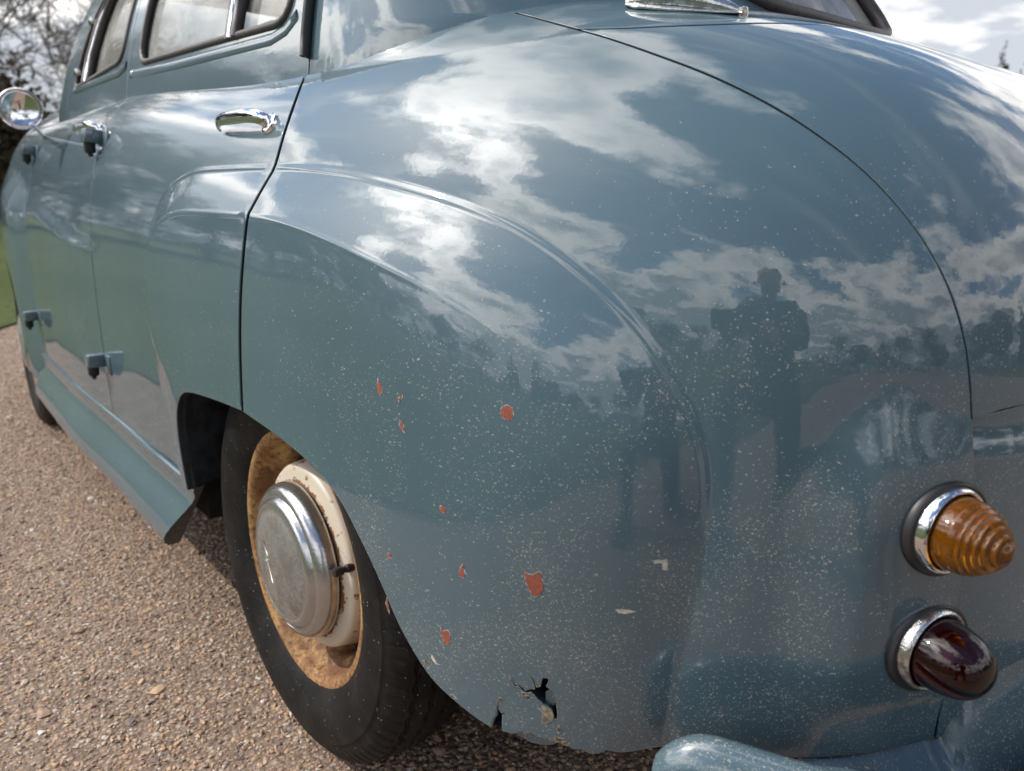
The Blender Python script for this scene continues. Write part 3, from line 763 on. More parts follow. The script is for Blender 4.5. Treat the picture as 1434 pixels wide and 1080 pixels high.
# rear scuttle, boot lid, lower rear panel
CB = UC - 0.004
LID_TOP = spline([(-.526, .4085), (-.56, .4055), (-.607, .4045), (-.692, .4075), (-.78, .4155), (-.873, .4245), (-1.05, .4365), (CB, .4400)], 0.012)
LID_BOT = spline([(-.7935, .072), (-.841, .081), (-1.0, .087), (CB, .088)], 0.012)
lid_gap = BOOT_GAP[BOOT_GAP[:, 0] <= -.526]
sc_gap = BOOT_GAP[BOOT_GAP[:, 0] > -.526]
scuttle = panel('rear_scuttle_panel', BODY, inset(chain(sc_gap, LID_TOP, [(CB, .52)], dens([(CB, .52), (-.9, .53), (-.42, .52)], .03)), .0020), M['paint'], car, None, spacing=0.012, mirror='copy', round_=.0007)
lid = panel('boot_lid', BODY, inset(chain(LID_TOP[::-1], lid_gap, LID_BOT), .0013), M['paint'], car, None, spacing=0.012, mirror='copy', round_=.0007)
LP_GAP = np.vstack([[(-.7962, .0715)], shift(LOW_GAP[LOW_GAP[:, 1] < .064], -.0030)])
LP_BOT = spline([(-.8205, -.213), (-.832, -.188), (-.848, -.163), (-.885, -.141), (-1.0, -.126), (CB, -.120)], 0.012)
def low_disp(U, V):
    lip = -0.006 * sstep(.040, .066, V)
    fl = 0.016 * sstep(0.0, -.16, V) * sstep(-.80, -.96, U)
    return 0.0005 + lip + fl
lowp = panel('lower_rear_panel', BODY, chain(LP_GAP, LP_BOT, dens([(CB, -.12), (CB, .0855)], .01), dens([(CB, .0855), (-1.0, .0845), (-.85, .0790), tuple(LP_GAP[0])], .012)), M['paint'], car, low_disp, spacing=0.009, mirror='copy')

# doors and front end
B_GAP = spline([(.860, -.249), (.860, -.13), (.866, .05), (.874, .20), (.878, .32), (.880, .60)], 0.012)
F_GAP = spline([(1.652, -.240), (1.66, -.10), (1.664, .04), (1.675, .20), (1.700, .32), (1.72, .60)], 0.012)
ARCH_D = spline([(.019, -.040), (.089, -.0445), (.174, -.052), (.235, -.060), (.270, -.072), (.295, -.095), (.308, -.125), (.311, -.165), (.304, -.235)], 0.01)
rd_out = chain(shift(DOOR_GAP[::-1], .0080), dens([(.105, .47), (.3, .62), (.8755, .62)], .03)[1:], shift(B_GAP[::-1], -.0035), dens([(.857, -.249), (.6, -.241), (.457, -.234), (.304, -.235)], .02), shift(ARCH_D[::-1], .003))
DL = WING_LINE[(WING_LINE[:, 1] > -.24) & (WING_LINE[:, 0] > .02)]
rdoor = panel('rear_door', BODY, rd_out, M['paint'], car, press, rows=[DL, CREASE2[CREASE2[:, 0] > .02]], spacing=0.012)
fd_out = chain(dens([(.8625, -.249), (1.2, -.246), (1.649, -.240)], .02), shift(F_GAP, -.002), dens([(1.715, .62), (.8825, .62)], .03), shift(B_GAP[::-1], .0035))
fdoor = panel('front_door', BODY, fd_out, M['paint'], car, press, spacing=0.014)
arch_f = [(2.10 + .26 * math.cos(a), -.266 + .30 * math.sin(a)) for a in np.linspace(math.pi + .22, -.12, 40)]
NC = BODY.x1 - BODY.x0 + BODY.nose[2][-1] + .003
fw_out = chain(shift(F_GAP[::-1], .002), dens([(1.654, -.240), (1.657, -.325), (1.72, -.345), (1.83, -.340)], .02), arch_f[1:-1], dens([(2.39, -.30), (NC, -.30)], .03), dens([(NC, -.3), (NC, .40)], .03), dens([(NC, .40), (1.76, .43), (1.724, .60)], .03))
fwing = panel('front_wing', BODY, fw_out, M['paint'], car, press, spacing=0.018)
bonnet = panel('bonnet', BODY, chain(dens([(NC, .404), (1.765, .434), (1.728, .604)], .03), dens([(1.728, .604), (1.73, .97)], .04), dens([(1.73, .97), (NC, .97)], .04), dens([(NC, .97), (NC, .404)], .04)), M['paint_clean'], car, None, spacing=0.03, mirror='copy')
right_side = [mirror_mesh(o, None, car) for o in (rdoor, fdoor, fwing)]

# dark strips added behind the shut lines, putting their shade into colour
def strip(name, line, width, lift, parent, m, shell=BODY, disp=press, mirror=True):
    r = np.asarray(line); tg = np.gradient(r, axis=0); tg /= np.linalg.norm(tg, axis=1, keepdims=True); nn = np.stack([-tg[:, 1], tg[:, 0]], -1)
    rows_ = [shell.surf((r + nn * o_)[:, 0], (r + nn * o_)[:, 1], lambda U, V: disp(U, V) + lift if disp else 0 * U + lift) for o_ in np.linspace(-width / 2, width / 2, 4)]
    v = np.stack(rows_, 1).reshape(-1, 3); f = grid_faces(len(r), 4)
    if mirror: v = v * (1, -1, 1)
    return new_mesh(name, v, f, m, parent)
for mir_ in (False, True):
  strip('door_gap_shade', DOOR_GAP, .05, -.016, car, M['dark'], mirror=mir_)
  strip('boot_gap_shade', chain(BOOT_GAP, LOW_GAP), .05, -.015, car, M['dark'], disp=None, mirror=mir_)
  strip('boot_gap_shade', LID_TOP, .05, -.015, car, M['dark'], disp=None, mirror=mir_)
  strip('boot_gap_shade', LID_BOT, .05, -.016, car, M['dark'], disp=None, mirror=mir_)
  strip('centre_gap_shade', B_GAP, .06, -.016, car, M['dark'], mirror=mir_)
  strip('front_gap_shade', F_GAP, .06, -.016, car, M['dark'], mirror=mir_)

# sill under the doors
prof = [(.642, .306), (.650, .3025), (.6560, .3025), (.6580, .3005), (.6580, .2970), (.6570, .2900), (.6530, .2820), (.6515, .2720), (.6530, .2600), (.6590, .2440), (.6680, .2240), (.6760, .2040), (.6810, .1860), (.6815, .1720), (.6770, .1580), (.6680, .1490), (.658, .1460), (.648, .150)]
xs = np.linspace(0, 1, 60)
v = []
for t_ in xs:
    for (y, z) in prof:
        x0 = .300 + (.306 - z) / .161 * .155
        x = x0 + (1.725 - x0) * t_
        tp = 0.03 * max(x - .33, 0) ** 2 / 1.35 ** 2 * .66 - .010 * float(sstep(.7, 1.25, x))
        v.append((x, y - tp, z))
n_ = len(prof)
f = grid_faces(60, n_).tolist() + [list(range(n_))]
sill = new_mesh('sill', v, f, M['paint'], car); sill.data.materials.append(M['liner']); sill.data.polygons[len(f) - 1].material_index = 1; sill.data.set_sharp_from_angle(angle=math.radians(50)); sill.data.update()
mirror_mesh(sill, None, car)

# wheel housings, and dark floor boxes added to keep road light out
ARCH_ALL = chain(ARCH_D[::-1], ARCH_Q, [p_ for p_ in LOWER_EDGE if p_[0] > -.56])
arch_pts = BODY.surf(*ARCH_ALL.T, press)
v = np.stack([arch_pts - BODY.surf_n(*ARCH_ALL.T, press) * .004] + [arch_pts * (1, 0, 1) + np.array((0, .46, 0)) + (arch_pts - np.array((0, 0, .28))) * np.array((.08, 0, .10)) * 0 for _ in (0,)], 1)
mid_ = []
for k_, t_ in enumerate(np.linspace(0, 1, 9)):
    j = np.array([[mnoise.noise(Vector((p[0] * 22, p[2] * 22, k_ * 1.7))) for p in arch_pts]]).T * .012 * math.sin(math.pi * t_)
    mid_.append(v[:, 0] * (1 - t_) + v[:, 1] * t_ + (arch_pts - (0, 0, .28)) * np.array((1, 0, 1)) * (.10 * math.sin(math.pi * min(1, t_ * 1.1) * .5)) + j * np.array((1, 0, 1)))
v = np.stack(mid_, 1); na = v.shape[0]
liner = new_mesh('wheel_arch_liner', v.reshape(-1, 3), grid_faces(na, 9), M['liner'], car)
mirror_mesh(liner, None, car)
bm = bmesh.new()
for (x0, x1, y0, y1, z0, z1) in ((-.60, .42, -.42, .42, .20, .62), (.425, 1.62, -.60, .60, .19, .33), (1.625, 2.55, -.45, .45, .2, .6)):
    r_ = bmesh.ops.create_cube(bm, size=1.0)['verts']
    for w in r_: w.co = Vector((x0 + (w.co.x + .5) * (x1 - x0), y0 + (w.co.y + .5) * (y1 - y0), z0 + (w.co.z + .5) * (z1 - z0)))
from_bm('underbody_light_block', bm, M['dark'], car, smooth=False)

# cabin
RW = rounded([(.800, .262), (.800, .52), (.105, .52), (.100, .2395), (.40, .2500)], [.045, .05, .08, .05, .001])
FW = rounded([(1.365, .264), (1.27, .50), (.925, .52), (.925, .284)], [.03, .05, .05, .05])
frame_r = panel('door_window_frame', CABIN, chain(dens([(.042, .15), (.042, .585), (.886, .585), (.876, .15), (.042, .15)], .015)), M['paint_clean'], rdoor, None, holes=[RW], spacing=0.014)
frame_f = panel('door_window_frame', CABIN, chain(dens([(.882, .15), (.892, .585), (1.32, .585), (1.45, .28), (1.46, .15), (.881, .15)], .015)), M['paint_clean'], fdoor, None, holes=[FW], spacing=0.014)
CC = -CABIN.tail[2][-1]
RWIN = rounded([(CC - .2, .251), (-.56, .251), (-.585, .48), (CC - .2, .48)], [.001, .05, .07, .001])
NCC = CABIN.x1 - CABIN.x0 + CABIN.nose[2][-1]
r_out = chain(dens([(CC, .15), (.036, .15), (.036, .5905), (1.325, .5905), (1.456, .285), (1.466, .15), (NCC, .15)], .015), dens([(NCC, .15), (NCC, .25), (1.58, .25), (1.46, .58), (NCC, .60), (NCC, CABIN.vv[-1] - .004)], .02)[1:], dens([(NCC, CABIN.vv[-1] - .004), (CC, CABIN.vv[-1] - .004)], .03)[1:], dens([(CC, CABIN.vv[-1] - .004), (CC, .48)], .02)[1:-1], RWIN[(RWIN[:, 0] > CC)][::-1] if False else dens([(CC, .48), (-.66, .48), (-.61, .465), (-.585, .43), (-.565, .33), (-.567, .285), (-.585, .262), (-.62, .251), (-.66, .247), (CC, .245)], .012), dens([(CC, .245), (CC, .15)], .02)[1:-1])
roof = panel('roof', CABIN, r_out, M['paint_clean'], car, None, spacing=0.018, mirror='copy')

def thin_glass():
    m = bpy.data.materials.new('dusty_sky_haze_glass'); m.use_nodes = True; nt = m.node_tree
    nt.nodes.remove(nt.nodes['Principled BSDF']); out = nt.nodes['Material Output']
    tr = nd(nt, 'ShaderNodeBsdfTransparent'); tr.inputs[0].default_value = (0.90, 0.94, 0.93, 1)
    gl_ = nd(nt, 'ShaderNodeBsdfGlossy'); gl_.inputs['Roughness'].default_value = 0.015
    df = nd(nt, 'ShaderNodeBsdfDiffuse'); df.inputs[0].default_value = (0.75, 0.74, 0.70, 1)  # pale diffuse: dust, strengthened to paint in the sky's brightness on the panes
    fr = nd(nt, 'ShaderNodeFresnel'); fr.inputs[0].default_value = 1.55
    m1 = nd(nt, 'ShaderNodeMixShader'); lk(nt, fr.outputs[0], m1.inputs[0]); lk(nt, tr.outputs[0], m1.inputs[1]); lk(nt, gl_.outputs[0], m1.inputs[2])
    t = nd(nt, 'ShaderNodeTexCoord'); n = nd(nt, 'ShaderNodeTexNoise', i_Scale=12.0, i_Detail=6.0); lk(nt, t.outputs['Object'], n.inputs['Vector'])
    m2 = nd(nt, 'ShaderNodeMixShader'); lk(nt, mapr(nt, n.outputs[0], 0.35, 0.7, 0.18, 0.32), m2.inputs[0]); lk(nt, m1.outputs[0], m2.inputs[1]); lk(nt, df.outputs[0], m2.inputs[2])
    lk(nt, m2.outputs[0], out.inputs[0])
    return m
M['pane'] = thin_glass()
def pane(name, outline, parent, mirror=False, lift=-.010):
    return panel(name, CABIN, outline, M['pane'], parent, None, spacing=0.03, flange=0, lift=lift, mirror=mirror)
def seal(name, outline, parent, r=.0062, lift=-.001, shell=CABIN, closed=True):
    o = np.asarray(outline); p = shell.surf(o[:, 0], o[:, 1], lambda U, V: 0 * U + lift)
    k = tube(name, p, r, M['seal'], parent, n=10, closed=closed, up=(0, 1, 0.01)); return k
DIV = .296
wr1 = RW[RW[:, 0] > DIV + .012]; wr2 = RW[RW[:, 0] < DIV - .012]
for par, mir in ((rdoor, False),):
    pane('window_glass', inset(RW, -.004), par)
    seal('window_rubber', inset(RW, .002), par)
    bar = np.array([(DIV + .012, .246), (DIV + .008, .30), (DIV - .004, .40), (DIV - .015, .52)])
    tube('window_rubber', CABIN.surf(bar[:, 0] + .014, bar[:, 1]), .007, M['seal'], par, up=(0, 1, .01))
    tube('window_rubber', CABIN.surf(bar[:, 0] - .015, bar[:, 1]), .009, M['seal'], par, up=(0, 1, .01))
    tube('chrome_strip', CABIN.surf(bar[:, 0], bar[:, 1], lambda U, V: 0 * U + .003), .0065, M['chrome'], par, up=(0, 1, .01))
    sl = dens([(.86, .250), (.60, .238), (.40, .2325), (.16, .226), (.115, .232), (.085, .246)], .02)
    p = CABIN.surf(sl[:, 0], sl[:, 1], lambda U, V: 0 * U - .001)
    tube('window_sill_moulding', p, .0062, M['paint_clean'], par, flat=(1.5, .55), up=(0, 1, .2))
    # catch of the hinged quarter light
    c0 = CABIN.surf(np.array([.245]), np.array([.262]), lambda U, V: 0 * U - .03)[0]
    rbox('window_catch', (.035, .012, .018), M['dark'], par, Matrix.Translation(c0), .003)
pane('window_glass', inset(FW, -.004), fdoor)
seal('window_rubber', inset(FW, .002), fdoor, .0062)
bar = np.array([(1.245, .272), (1.23, .33), (1.21, .40), (1.19, .49)])
tube('chrome_strip', CABIN.surf(bar[:, 0], bar[:, 1], lambda U, V: 0 * U + .002), .006, M['chrome'], fdoor, up=(0, 1, .01))
tube('window_rubber', CABIN.surf(bar[:, 0] - .016, bar[:, 1]), .009, M['seal'], fdoor, up=(0, 1, .01))
tube('window_rubber', CABIN.surf(bar[:, 0] + .016, bar[:, 1]), .010, M['seal'], fdoor, up=(0, 1, .01))
for zc_ in (.30, .42):
    c0 = CABIN.surf(np.array([1.335 - (zc_ - .3) * .35]), np.array([zc_]), lambda U, V: 0 * U + .006)[0]
    rbox('quarter_light_hinge', (.03, .012, .016), M['chrome_worn'], fdoor, Matrix.Translation(c0), .003)
sl = dens([(1.37, .262), (1.20, .262), (.95, .262), (.895, .272)], .02)
tube('window_sill_moulding', CABIN.surf(sl[:, 0], sl[:, 1], lambda U, V: 0 * U + .000), .0062, M['paint_clean'], fdoor, flat=(1.4, .7), up=(0, 1, .2))
rp = dens([(CC - .002, .48), (-.66, .48), (-.61, .465), (-.585, .43), (-.565, .33), (-.567, .285), (-.585, .262), (-.62, .251), (-.66, .247), (CC - .002, .245)], .02)
pw = panel('rear_window', CABIN, rp, M['pane'], car, None, spacing=.03, flange=0, lift=-.008, mirror='copy')
p = CABIN.surf(rp[:, 0], rp[:, 1], lambda U, V: 0 * U + .002)
tube('window_rubber', np.vstack([p[1:-1], (p * (1, -1, 1))[1:-1][::-1]]), .0095, M['seal'], pw, up=(1, .02, .01), closed=True)
wp = dens([(NCC, .25), (1.58, .25), (1.46, .58), (NCC, .60), (NCC, .25)], .02)[:-1]
panel('windscreen', CABIN, wp, M['pane'], car, None, spacing=.04, flange=0, lift=-.006, mirror='copy')
for o in (frame_r, frame_f):
    k = mirror_mesh(o, None, right_side[0] if o is frame_r else right_side[1])
pane('window_glass', inset(RW, -.004), right_side[0], True); pane('window_glass', inset(FW, -.004), right_side[1], True)
for o, par in ((RW, right_side[0]), (FW, right_side[1])):
    p = CABIN.surf(*inset(o, .002).T) * (1, -1, 1); tube('window_rubber', p, .0095, M['seal'], par, closed=True, up=(0, 1, .01))
# gutter that runs down the rear pillar
gp = dens([(.040, .188), (.040, .40), (.042, .586), (.5, .587), (1.32, .587)], .03)
p = CABIN.surf(gp[:, 0], gp[:, 1], lambda U, V: 0 * U + .005)
gut = tube('rain_gutter', p, .0062, M['gap_shade_gutter'], car, n=8, flat=(1, 1.3), up=(0, 1, .01)); mirror_mesh(gut, None, car)
# cabin trim so that the windows look into a lined cabin
M['seat'] = simple('brown_seat_vinyl', (.09, .05, .035), .5)
for (x0, x1, y, z0, z1) in ((.18, .34, .50, .35, .93), (.95, 1.10, .50, .35, .93)):
    bm = bmesh.new()
    for w in bmesh.ops.create_cube(bm, size=1.0)['verts']: w.co = Vector((x0 + (w.co.x + .5) * (x1 - x0) - (.06 if w.co.z > 0 else 0), w.co.y * 2 * y, z0 + (w.co.z + .5) * (z1 - z0)))
    bmesh.ops.bevel(bm, geom=bm.edges[:], offset=.04, segments=3, profile=.5, affect='EDGES')
    from_bm('seat_back', bm, M['seat'], car)

# ---------------------------------------------------------------- bumper, apron, lamps
def body_off(U, V, off): 
    U = np.asarray(U, float); V = np.asarray(V, float)
    return BODY.surf(U, V, lambda u, v: 0 * u + off)
Ub = np.concatenate([np.linspace(-.588, -.64, 24), np.linspace(-.65, UC, 60)])
sec = [(.034, .352), (.040, .359), (.048, .3615), (.057, .357), (.066, .343), (.072, .322), (.073, .305), (.070, .284), (.062, .264), (.052, .254), (.042, .253), (.036, .262), (.032, .305)]
rowsb = []
for u in Ub:
    t_ = min(1.0, max(0.02, (-.583 - u) / .05)); k_ = math.sqrt(1 - (1 - t_) ** 2)
    zc_ = .307
    pts_ = [body_off(u, (zc_ + (z - zc_) * k_) - BODY.zc + .013, .058 + .040 * sstep(-.60, -.80, u) + (o_ - .052) * (0.35 + .65 * k_)) for o_, z in sec]
    rowsb.append(pts_)
vb = np.array(rowsb).reshape(-1, 3); nb, ns = len(Ub), len(sec)
fb = grid_faces(nb, ns, False, True)
fb = np.vstack([fb, fb[:, ::-1] + len(vb)])
vb2 = np.vstack([vb, vb * (1, -1, 1)])
fl = fb.tolist() + [list(range(ns))]
fl.append([i + len(vb) for i in range(ns)][::-1])
bumper = new_mesh('rear_bumper', vb2, fl, M['paint'], car)
bmp = bmesh.new(); bmp.from_mesh(bumper.data); bmesh.ops.recalc_face_normals(bmp, faces=bmp.faces); bmp.to_mesh(bumper.data); bmp.free()
bumper.data.polygons.foreach_set('use_smooth', np.ones(len(bumper.data.polygons), bool)); bumper.data.update()
# painted apron between body and bumper
ain = np.vstack([dens([(-.705, -.230), (-.76, -.2235), (-.8185, -.2165)], .008), shift(LP_BOT, 0, -.0060)])
rows_a = []
for (u, v_) in ain:
    p0 = body_off(u, v_, -.004 + (low_disp(np.array([u]), np.array([v_]))[0] if u < -.82 else 0))
    start = sstep(-.703, -.735, u)
    p3 = body_off(u, .309 + .014 * sstep(-.79, -.90, u) - BODY.zc, .003 + .034 * start)
    row = []
    for t_ in np.linspace(0, 1, 12):
        p_ = p0 * (1 - t_) + p3 * t_
        p_ = p_ + np.array((0, 0, -.005 * math.sin(math.pi * t_) * start))
        row.append(p_)
    row.append(p3 + (0, 0, -.004)); row.append(p3 + (0, 0, -.02))
    rows_a.append(row)
va = np.array(rows_a); na_ = va.shape[0]
fa = grid_faces(na_, 14); va = va.reshape(-1, 3)
fa = np.vstack([fa, fa[:, ::-1] + len(va)])
ap = new_mesh('bumper_apron', np.vstack([va, va * (1, -1, 1)]), fa, M['paint'], car)
fbm = lathe  # keep name short below

GSIGN = -1
def lamp(pos, axis, lensmat, label, parent, kind):
    lp_ = empty('tail_lamp', pos, parent); lp_['label'] = label
    lp_.matrix_local = Vector(axis).normalized().to_track_quat('Y', 'Z').to_matrix().to_4x4(); lp_.location = pos
    lathe('rubber_gasket', [(.010, -.02), (.0375, -.02), (.0385, .000), (.0385, .004), (.0380, .0085), (.0362, .0105), (.033, .0105), (.030, .006)], M['rubber'], lp_).rotation_euler = (0, 0, math.radians(8) * (1 if pos[1] > 0 else -1) * GSIGN)
    lathe('chrome_bezel', [(.0345, .004), (.0343, .0115), (.0335, .0138), (.0322, .0150), (.0307, .0148), (.0297, .0138), (.0292, .010)], M['chrome'] if kind == 'amber' else M['chrome_worn'], lp_)
    if kind == 'amber':
        base = [(.0288, .010), (.0287, .015), (.0285, .020)]
        prof = base[:]
        r0, h0 = .0272, .030
        steps = 7
        for i in range(steps):
            a0 = i / steps; a1 = (i + 1) / steps
            R = lambda a: .0282 * (1 - .76 * a ** 1.75); Hh = lambda a: .022 + .038 * a
            prof += [(R(a0) + .0001, Hh(a0)), (R(a0) * .995, Hh(a0) + .0030), (R(a1) + .0007, Hh(a1) - .0012)]
        prof += [(.0062, .0602), (.0050, .0625), (.0025, .0636), (.0001, .0638)]
        prof = [(a_, b_ if b_ < .028 else .028 + (b_ - .028) * .80) for a_, b_ in prof]
        n = 144
    else:
        prof = [(.0288, .010), (.0288, .015), (.0285, .022), (.0277, .029), (.0262, .036), (.0238, .0425), (.0205, .0480), (.0160, .0525), (.0105, .0555), (.0050, .0568), (.0001, .0571)]
        n = 96
    o = lathe('lens', prof, lensmat, lp_, n=n)
    if kind == 'amber':
        me = o.data
        for v_ in me.vertices:   # vertical prisms on the shoulder of the lens
            r_ = math.hypot(v_.co.x, v_.co.z)
            if .011 < v_.co.y < .0255 and r_ > .02:
                a = math.atan2(v_.co.z, v_.co.x); k = 1 + .006 * (1 if int(round(a / (2 * math.pi) * 144)) % 2 else -1)
                v_.co.x *= k; v_.co.z *= k
    lathe('reflector', [(.0001, .004), (.012, .006), (.022, .010), (.0275, .015)], M['reflector'], lp_, n=48)
    lathe('bulb', [(.006, .006), (.006, .016), (.0085, .022), (.009, .027), (.007, .032), (.0001, .034)], M['reflector'] if kind != 'amber' else simple('bulb_glass', (.9, .75, .5), .1, 0, Transmission_Weight=0.5), lp_, n=32)
    return lp_
for s_ in (1, -1):
    lamp((-.7325, .4255 * s_, .5365), (-.965, .26 * s_, 0.0), M['amber'], 'pointed ribbed amber indicator lamp in a chrome bezel', car, 'amber')
    lamp((-.7310, .4205 * s_, .4340), (-.965, .26 * s_, 0.0), M['red'], 'dark red bullet tail lamp under the amber one', car, 'red')

M['emblem'] = simple('scratched_emblem', (.75, .72, .66), .4, .5)
# ---------------------------------------------------------------- wheels
def make_wheel(parent, loc, turn=0.0, fine=True):
    w = empty('wheel', loc, parent); w.rotation_euler = (0, 0, turn)
    R, TW = .287, .066      # local +Y is outboard
    # tyre section, outboard bead to inboard bead; the tread is cut with four zigzag grooves
    half = [(.176, .0475), (.183, .0530), (.192, .0580), (.205, .0635), (.220, .0668), (.235, .0672), (.248, .0655), (.2495, .0652), (.2505, .0640), (.258, .0625), (.266, .0588), (.272, .0545), (.276, .0510)]
    ny = 81 if fine else 15
    tread_y = np.linspace(.0485, -.0485, ny)
    prof_r = [r for r, y in half] + [.2865 - .0075 * (abs(y) / .0485) ** 2.2 for y in tread_y] + [r for r, y in half[::-1]]
    prof_y = [y for r, y in half] + list(tread_y) + [-y for r, y in half[::-1]]
    n = 600 if fine else 96
    th = np.linspace(0, 2 * np.pi, n, endpoint=False)
    r = np.tile(np.array(prof_r), (n, 1)); y = np.array(prof_y)
    if fine:
        tri = 2 * np.abs(((th * 60 / (2 * np.pi)) % 1) - .5) - .5
        for yc in (-.036, -.012, .012, .036):
            dist = np.abs(y[None, :] - yc - .0055 * tri[:, None])
            g = np.clip((.0036 - dist) / .0014, 0, 1)
            m_ = (np.abs(y) < .0486)[None, :]
            r = r - .0055 * g * m_
        # shoulder serration
        sm = ((np.abs(y) > .046) & (np.abs(y) < .0600) & (np.array(prof_r) > .255))[None, :]
        r = r - .0022 * np.clip((np.abs(((th * 90 / (2 * np.pi)) % 1) - .5) - .36) / .06, 0, 1)[:, None] * sm
    v = np.stack([np.cos(th)[:, None] * r, np.broadcast_to(y, r.shape), np.sin(th)[:, None] * r], -1)
    # flattened contact patch
    zmin = -.2845
    v[..., 2] = np.where(v[..., 2] < zmin, zmin + (v[..., 2] - zmin) * .15, v[..., 2])
    new_mesh('tyre', v.reshape(-1, 3), grid_faces(n, len(y), True), M['tyre'], w)
    lathe('rim', [(.172, -.05), (.181, -.053), (.181, -.046), (.168, -.040), (.158, -.030), (.149, -.015), (.1475, .000), (.1485, .014), (.1525, .022), (.1600, .0265), (.1640, .030), (.1655, .036), (.1665, .044), (.1700, .0485), (.1760, .0510), (.1812, .0505), (.1830, .0475), (.1825, .044), (.178, .040)], M['rust'], w, n=128)
    # dished disc, slot shade painted as four dark tubes, then the painted bowl
    lathe('wheel_disc', [(.150, -.012), (.143, -.008), (.136, -.004)], M['rust'], w, n=96)
    lathe('wheel_centre', [(.1385, -.008), (.1360, -.004), (.1335, .008), (.1315, .024), (.1300, .0315), (.1275, .0350), (.1240, .0368), (.119, .0380), (.112, .0396), (.106, .0412), (.09, .0425), (.0001, .0428)], M['cream'], w, n=128)
    for k in range(4):
        a = math.radians(55) + k * math.pi / 2
        pth = [(.1445 * math.cos(a + t_), .0 - .006, .1445 * math.sin(a + t_)) for t_ in np.linspace(-.22, .22, 14)]
        tube('slot_shade', pth, .0052, M['dark'], w, n=8, up=(0, 1, 0))
    lathe('hubcap', [(.1050, .0425), (.1085, .0450), (.1092, .0490), (.1080, .0570), (.1052, .0635), (.1010, .0680), (.0965, .0700), (.0945, .0705), (.0930, .0690), (.0915, .0690), (.0895, .0720), (.0865, .0755), (.0825, .0775), (.0800, .0778), (.0785, .0768), (.0765, .0768), (.0720, .0785), (.060, .0812), (.045, .0832), (.030, .0845), (.015, .0852), (.0001, .0854)], M['hub'], w, n=160)
    for (p0, p1) in (((.036, .022), (.010, -.030)), ((.036, .022), (.022, .006)), ((.029, -.004), (.018, .002))):   # worn emblem strokes on the cap
        tube('worn_emblem', [(p0[0], .0850 - (p0[0] ** 2 + p0[1] ** 2) * .25, p0[1]), (p1[0], .0850 - (p1[0] ** 2 + p1[1] ** 2) * .25, p1[1])], .0011, M['emblem'], w, n=6, flat=(1, .5), up=(0, 1, 0))
    va_ = math.radians(166)
    d = Vector((math.cos(va_), 0, math.sin(va_)))
    base = d * .1265 + Vector((0, .040, 0))
    ax = Vector((-.02, .9, 0)).normalized()
    vs = lathe('valve_stem', [(.0055, -.008), (.0055, .001), (.0042, .002), (.0042, .007), (.0056, .0072), (.0062, .009), (.0056, .011), (.0062, .013), (.0056, .015), (.0060, .017), (.0048, .0195), (.0001, .020)], M['rubber'], w, n=20)
    vs.matrix_local = Matrix.Translation(base) @ (ax + d * .05).normalized().to_track_quat('Y', 'Z').to_matrix().to_4x4()
    return w
make_wheel(car, (0, .5685, .283))
make_wheel(car, (2.02, .572, .283), math.radians(-3), fine=False)
make_wheel(car, (0, -.5685, .283), math.pi, fine=False)
make_wheel(car, (2.02, -.5745, .283), math.pi - math.radians(3), fine=False)

# ---------------------------------------------------------------- door furniture
def S(u, v, off=0.0): return BODY.surf(np.array([u]), np.array([v]), lambda U, V: press(U, V) + off)[0]
def SN(u, v): return BODY.surf_n(np.array([u]), np.array([v]), press)[0]
def door_handle(u, v, parent, length=.155):
    h = empty('door_handle', (0, 0, 0), parent)
    o0 = S(u, v); n_ = SN(u, v)
    fwd = np.array((1.0, -.02, .01)); upv = np.cross(n_, fwd) * -1
    P3 = lambda a, o_, z: o0 + fwd * a + n_ * o_ + np.array((0, 0, z))
    pth = spline([P3(-.004, .006, 0), P3(-.003, .013, -.001), P3(.004, .0185, -.001), P3(.020, .0220, -.001), P3(.05, .0235, -.001), P3(length * .78, .0225, -.001), P3(length * .95, .0185, -.003), P3(length, .0135, -.006), P3(length + .002, .0105, -.008)], .004)
    k = len(pth); t_ = np.linspace(0, 1, k)
    rad = np.interp(t_, [0, .12, .3, .6, .85, .95, 1], [.0070, .0074, .0074, .0074, .0064, .0042, .0018])
    tube('handle_grip', pth, rad, M['chrome'], h, n=20, flat=(.62, 1.18), up=(0, 0, 1))
    mw = frame(o0, n_, (0, 0, 1))
    e = lathe('escutcheon', [(.0001, .006), (.010, .006), (.0135, .0045), (.0150, .001), (.0150, -.003)], M['chrome'], h, n=40)
    e.matrix_local = Matrix.Translation(o0) @ Vector(n_).to_track_quat('Y', 'Z').to_matrix().to_4x4()
    g_ = lathe('escutcheon_pad', [(.0150, .0022), (.0172, .0020), (.0178, .000), (.0178, -.004)], M['rubber'], h, n=40)
    g_.matrix_local = e.matrix_local
    return h
door_handle(.052, .318, rdoor)
door_handle(.935, .325, fdoor, .17)

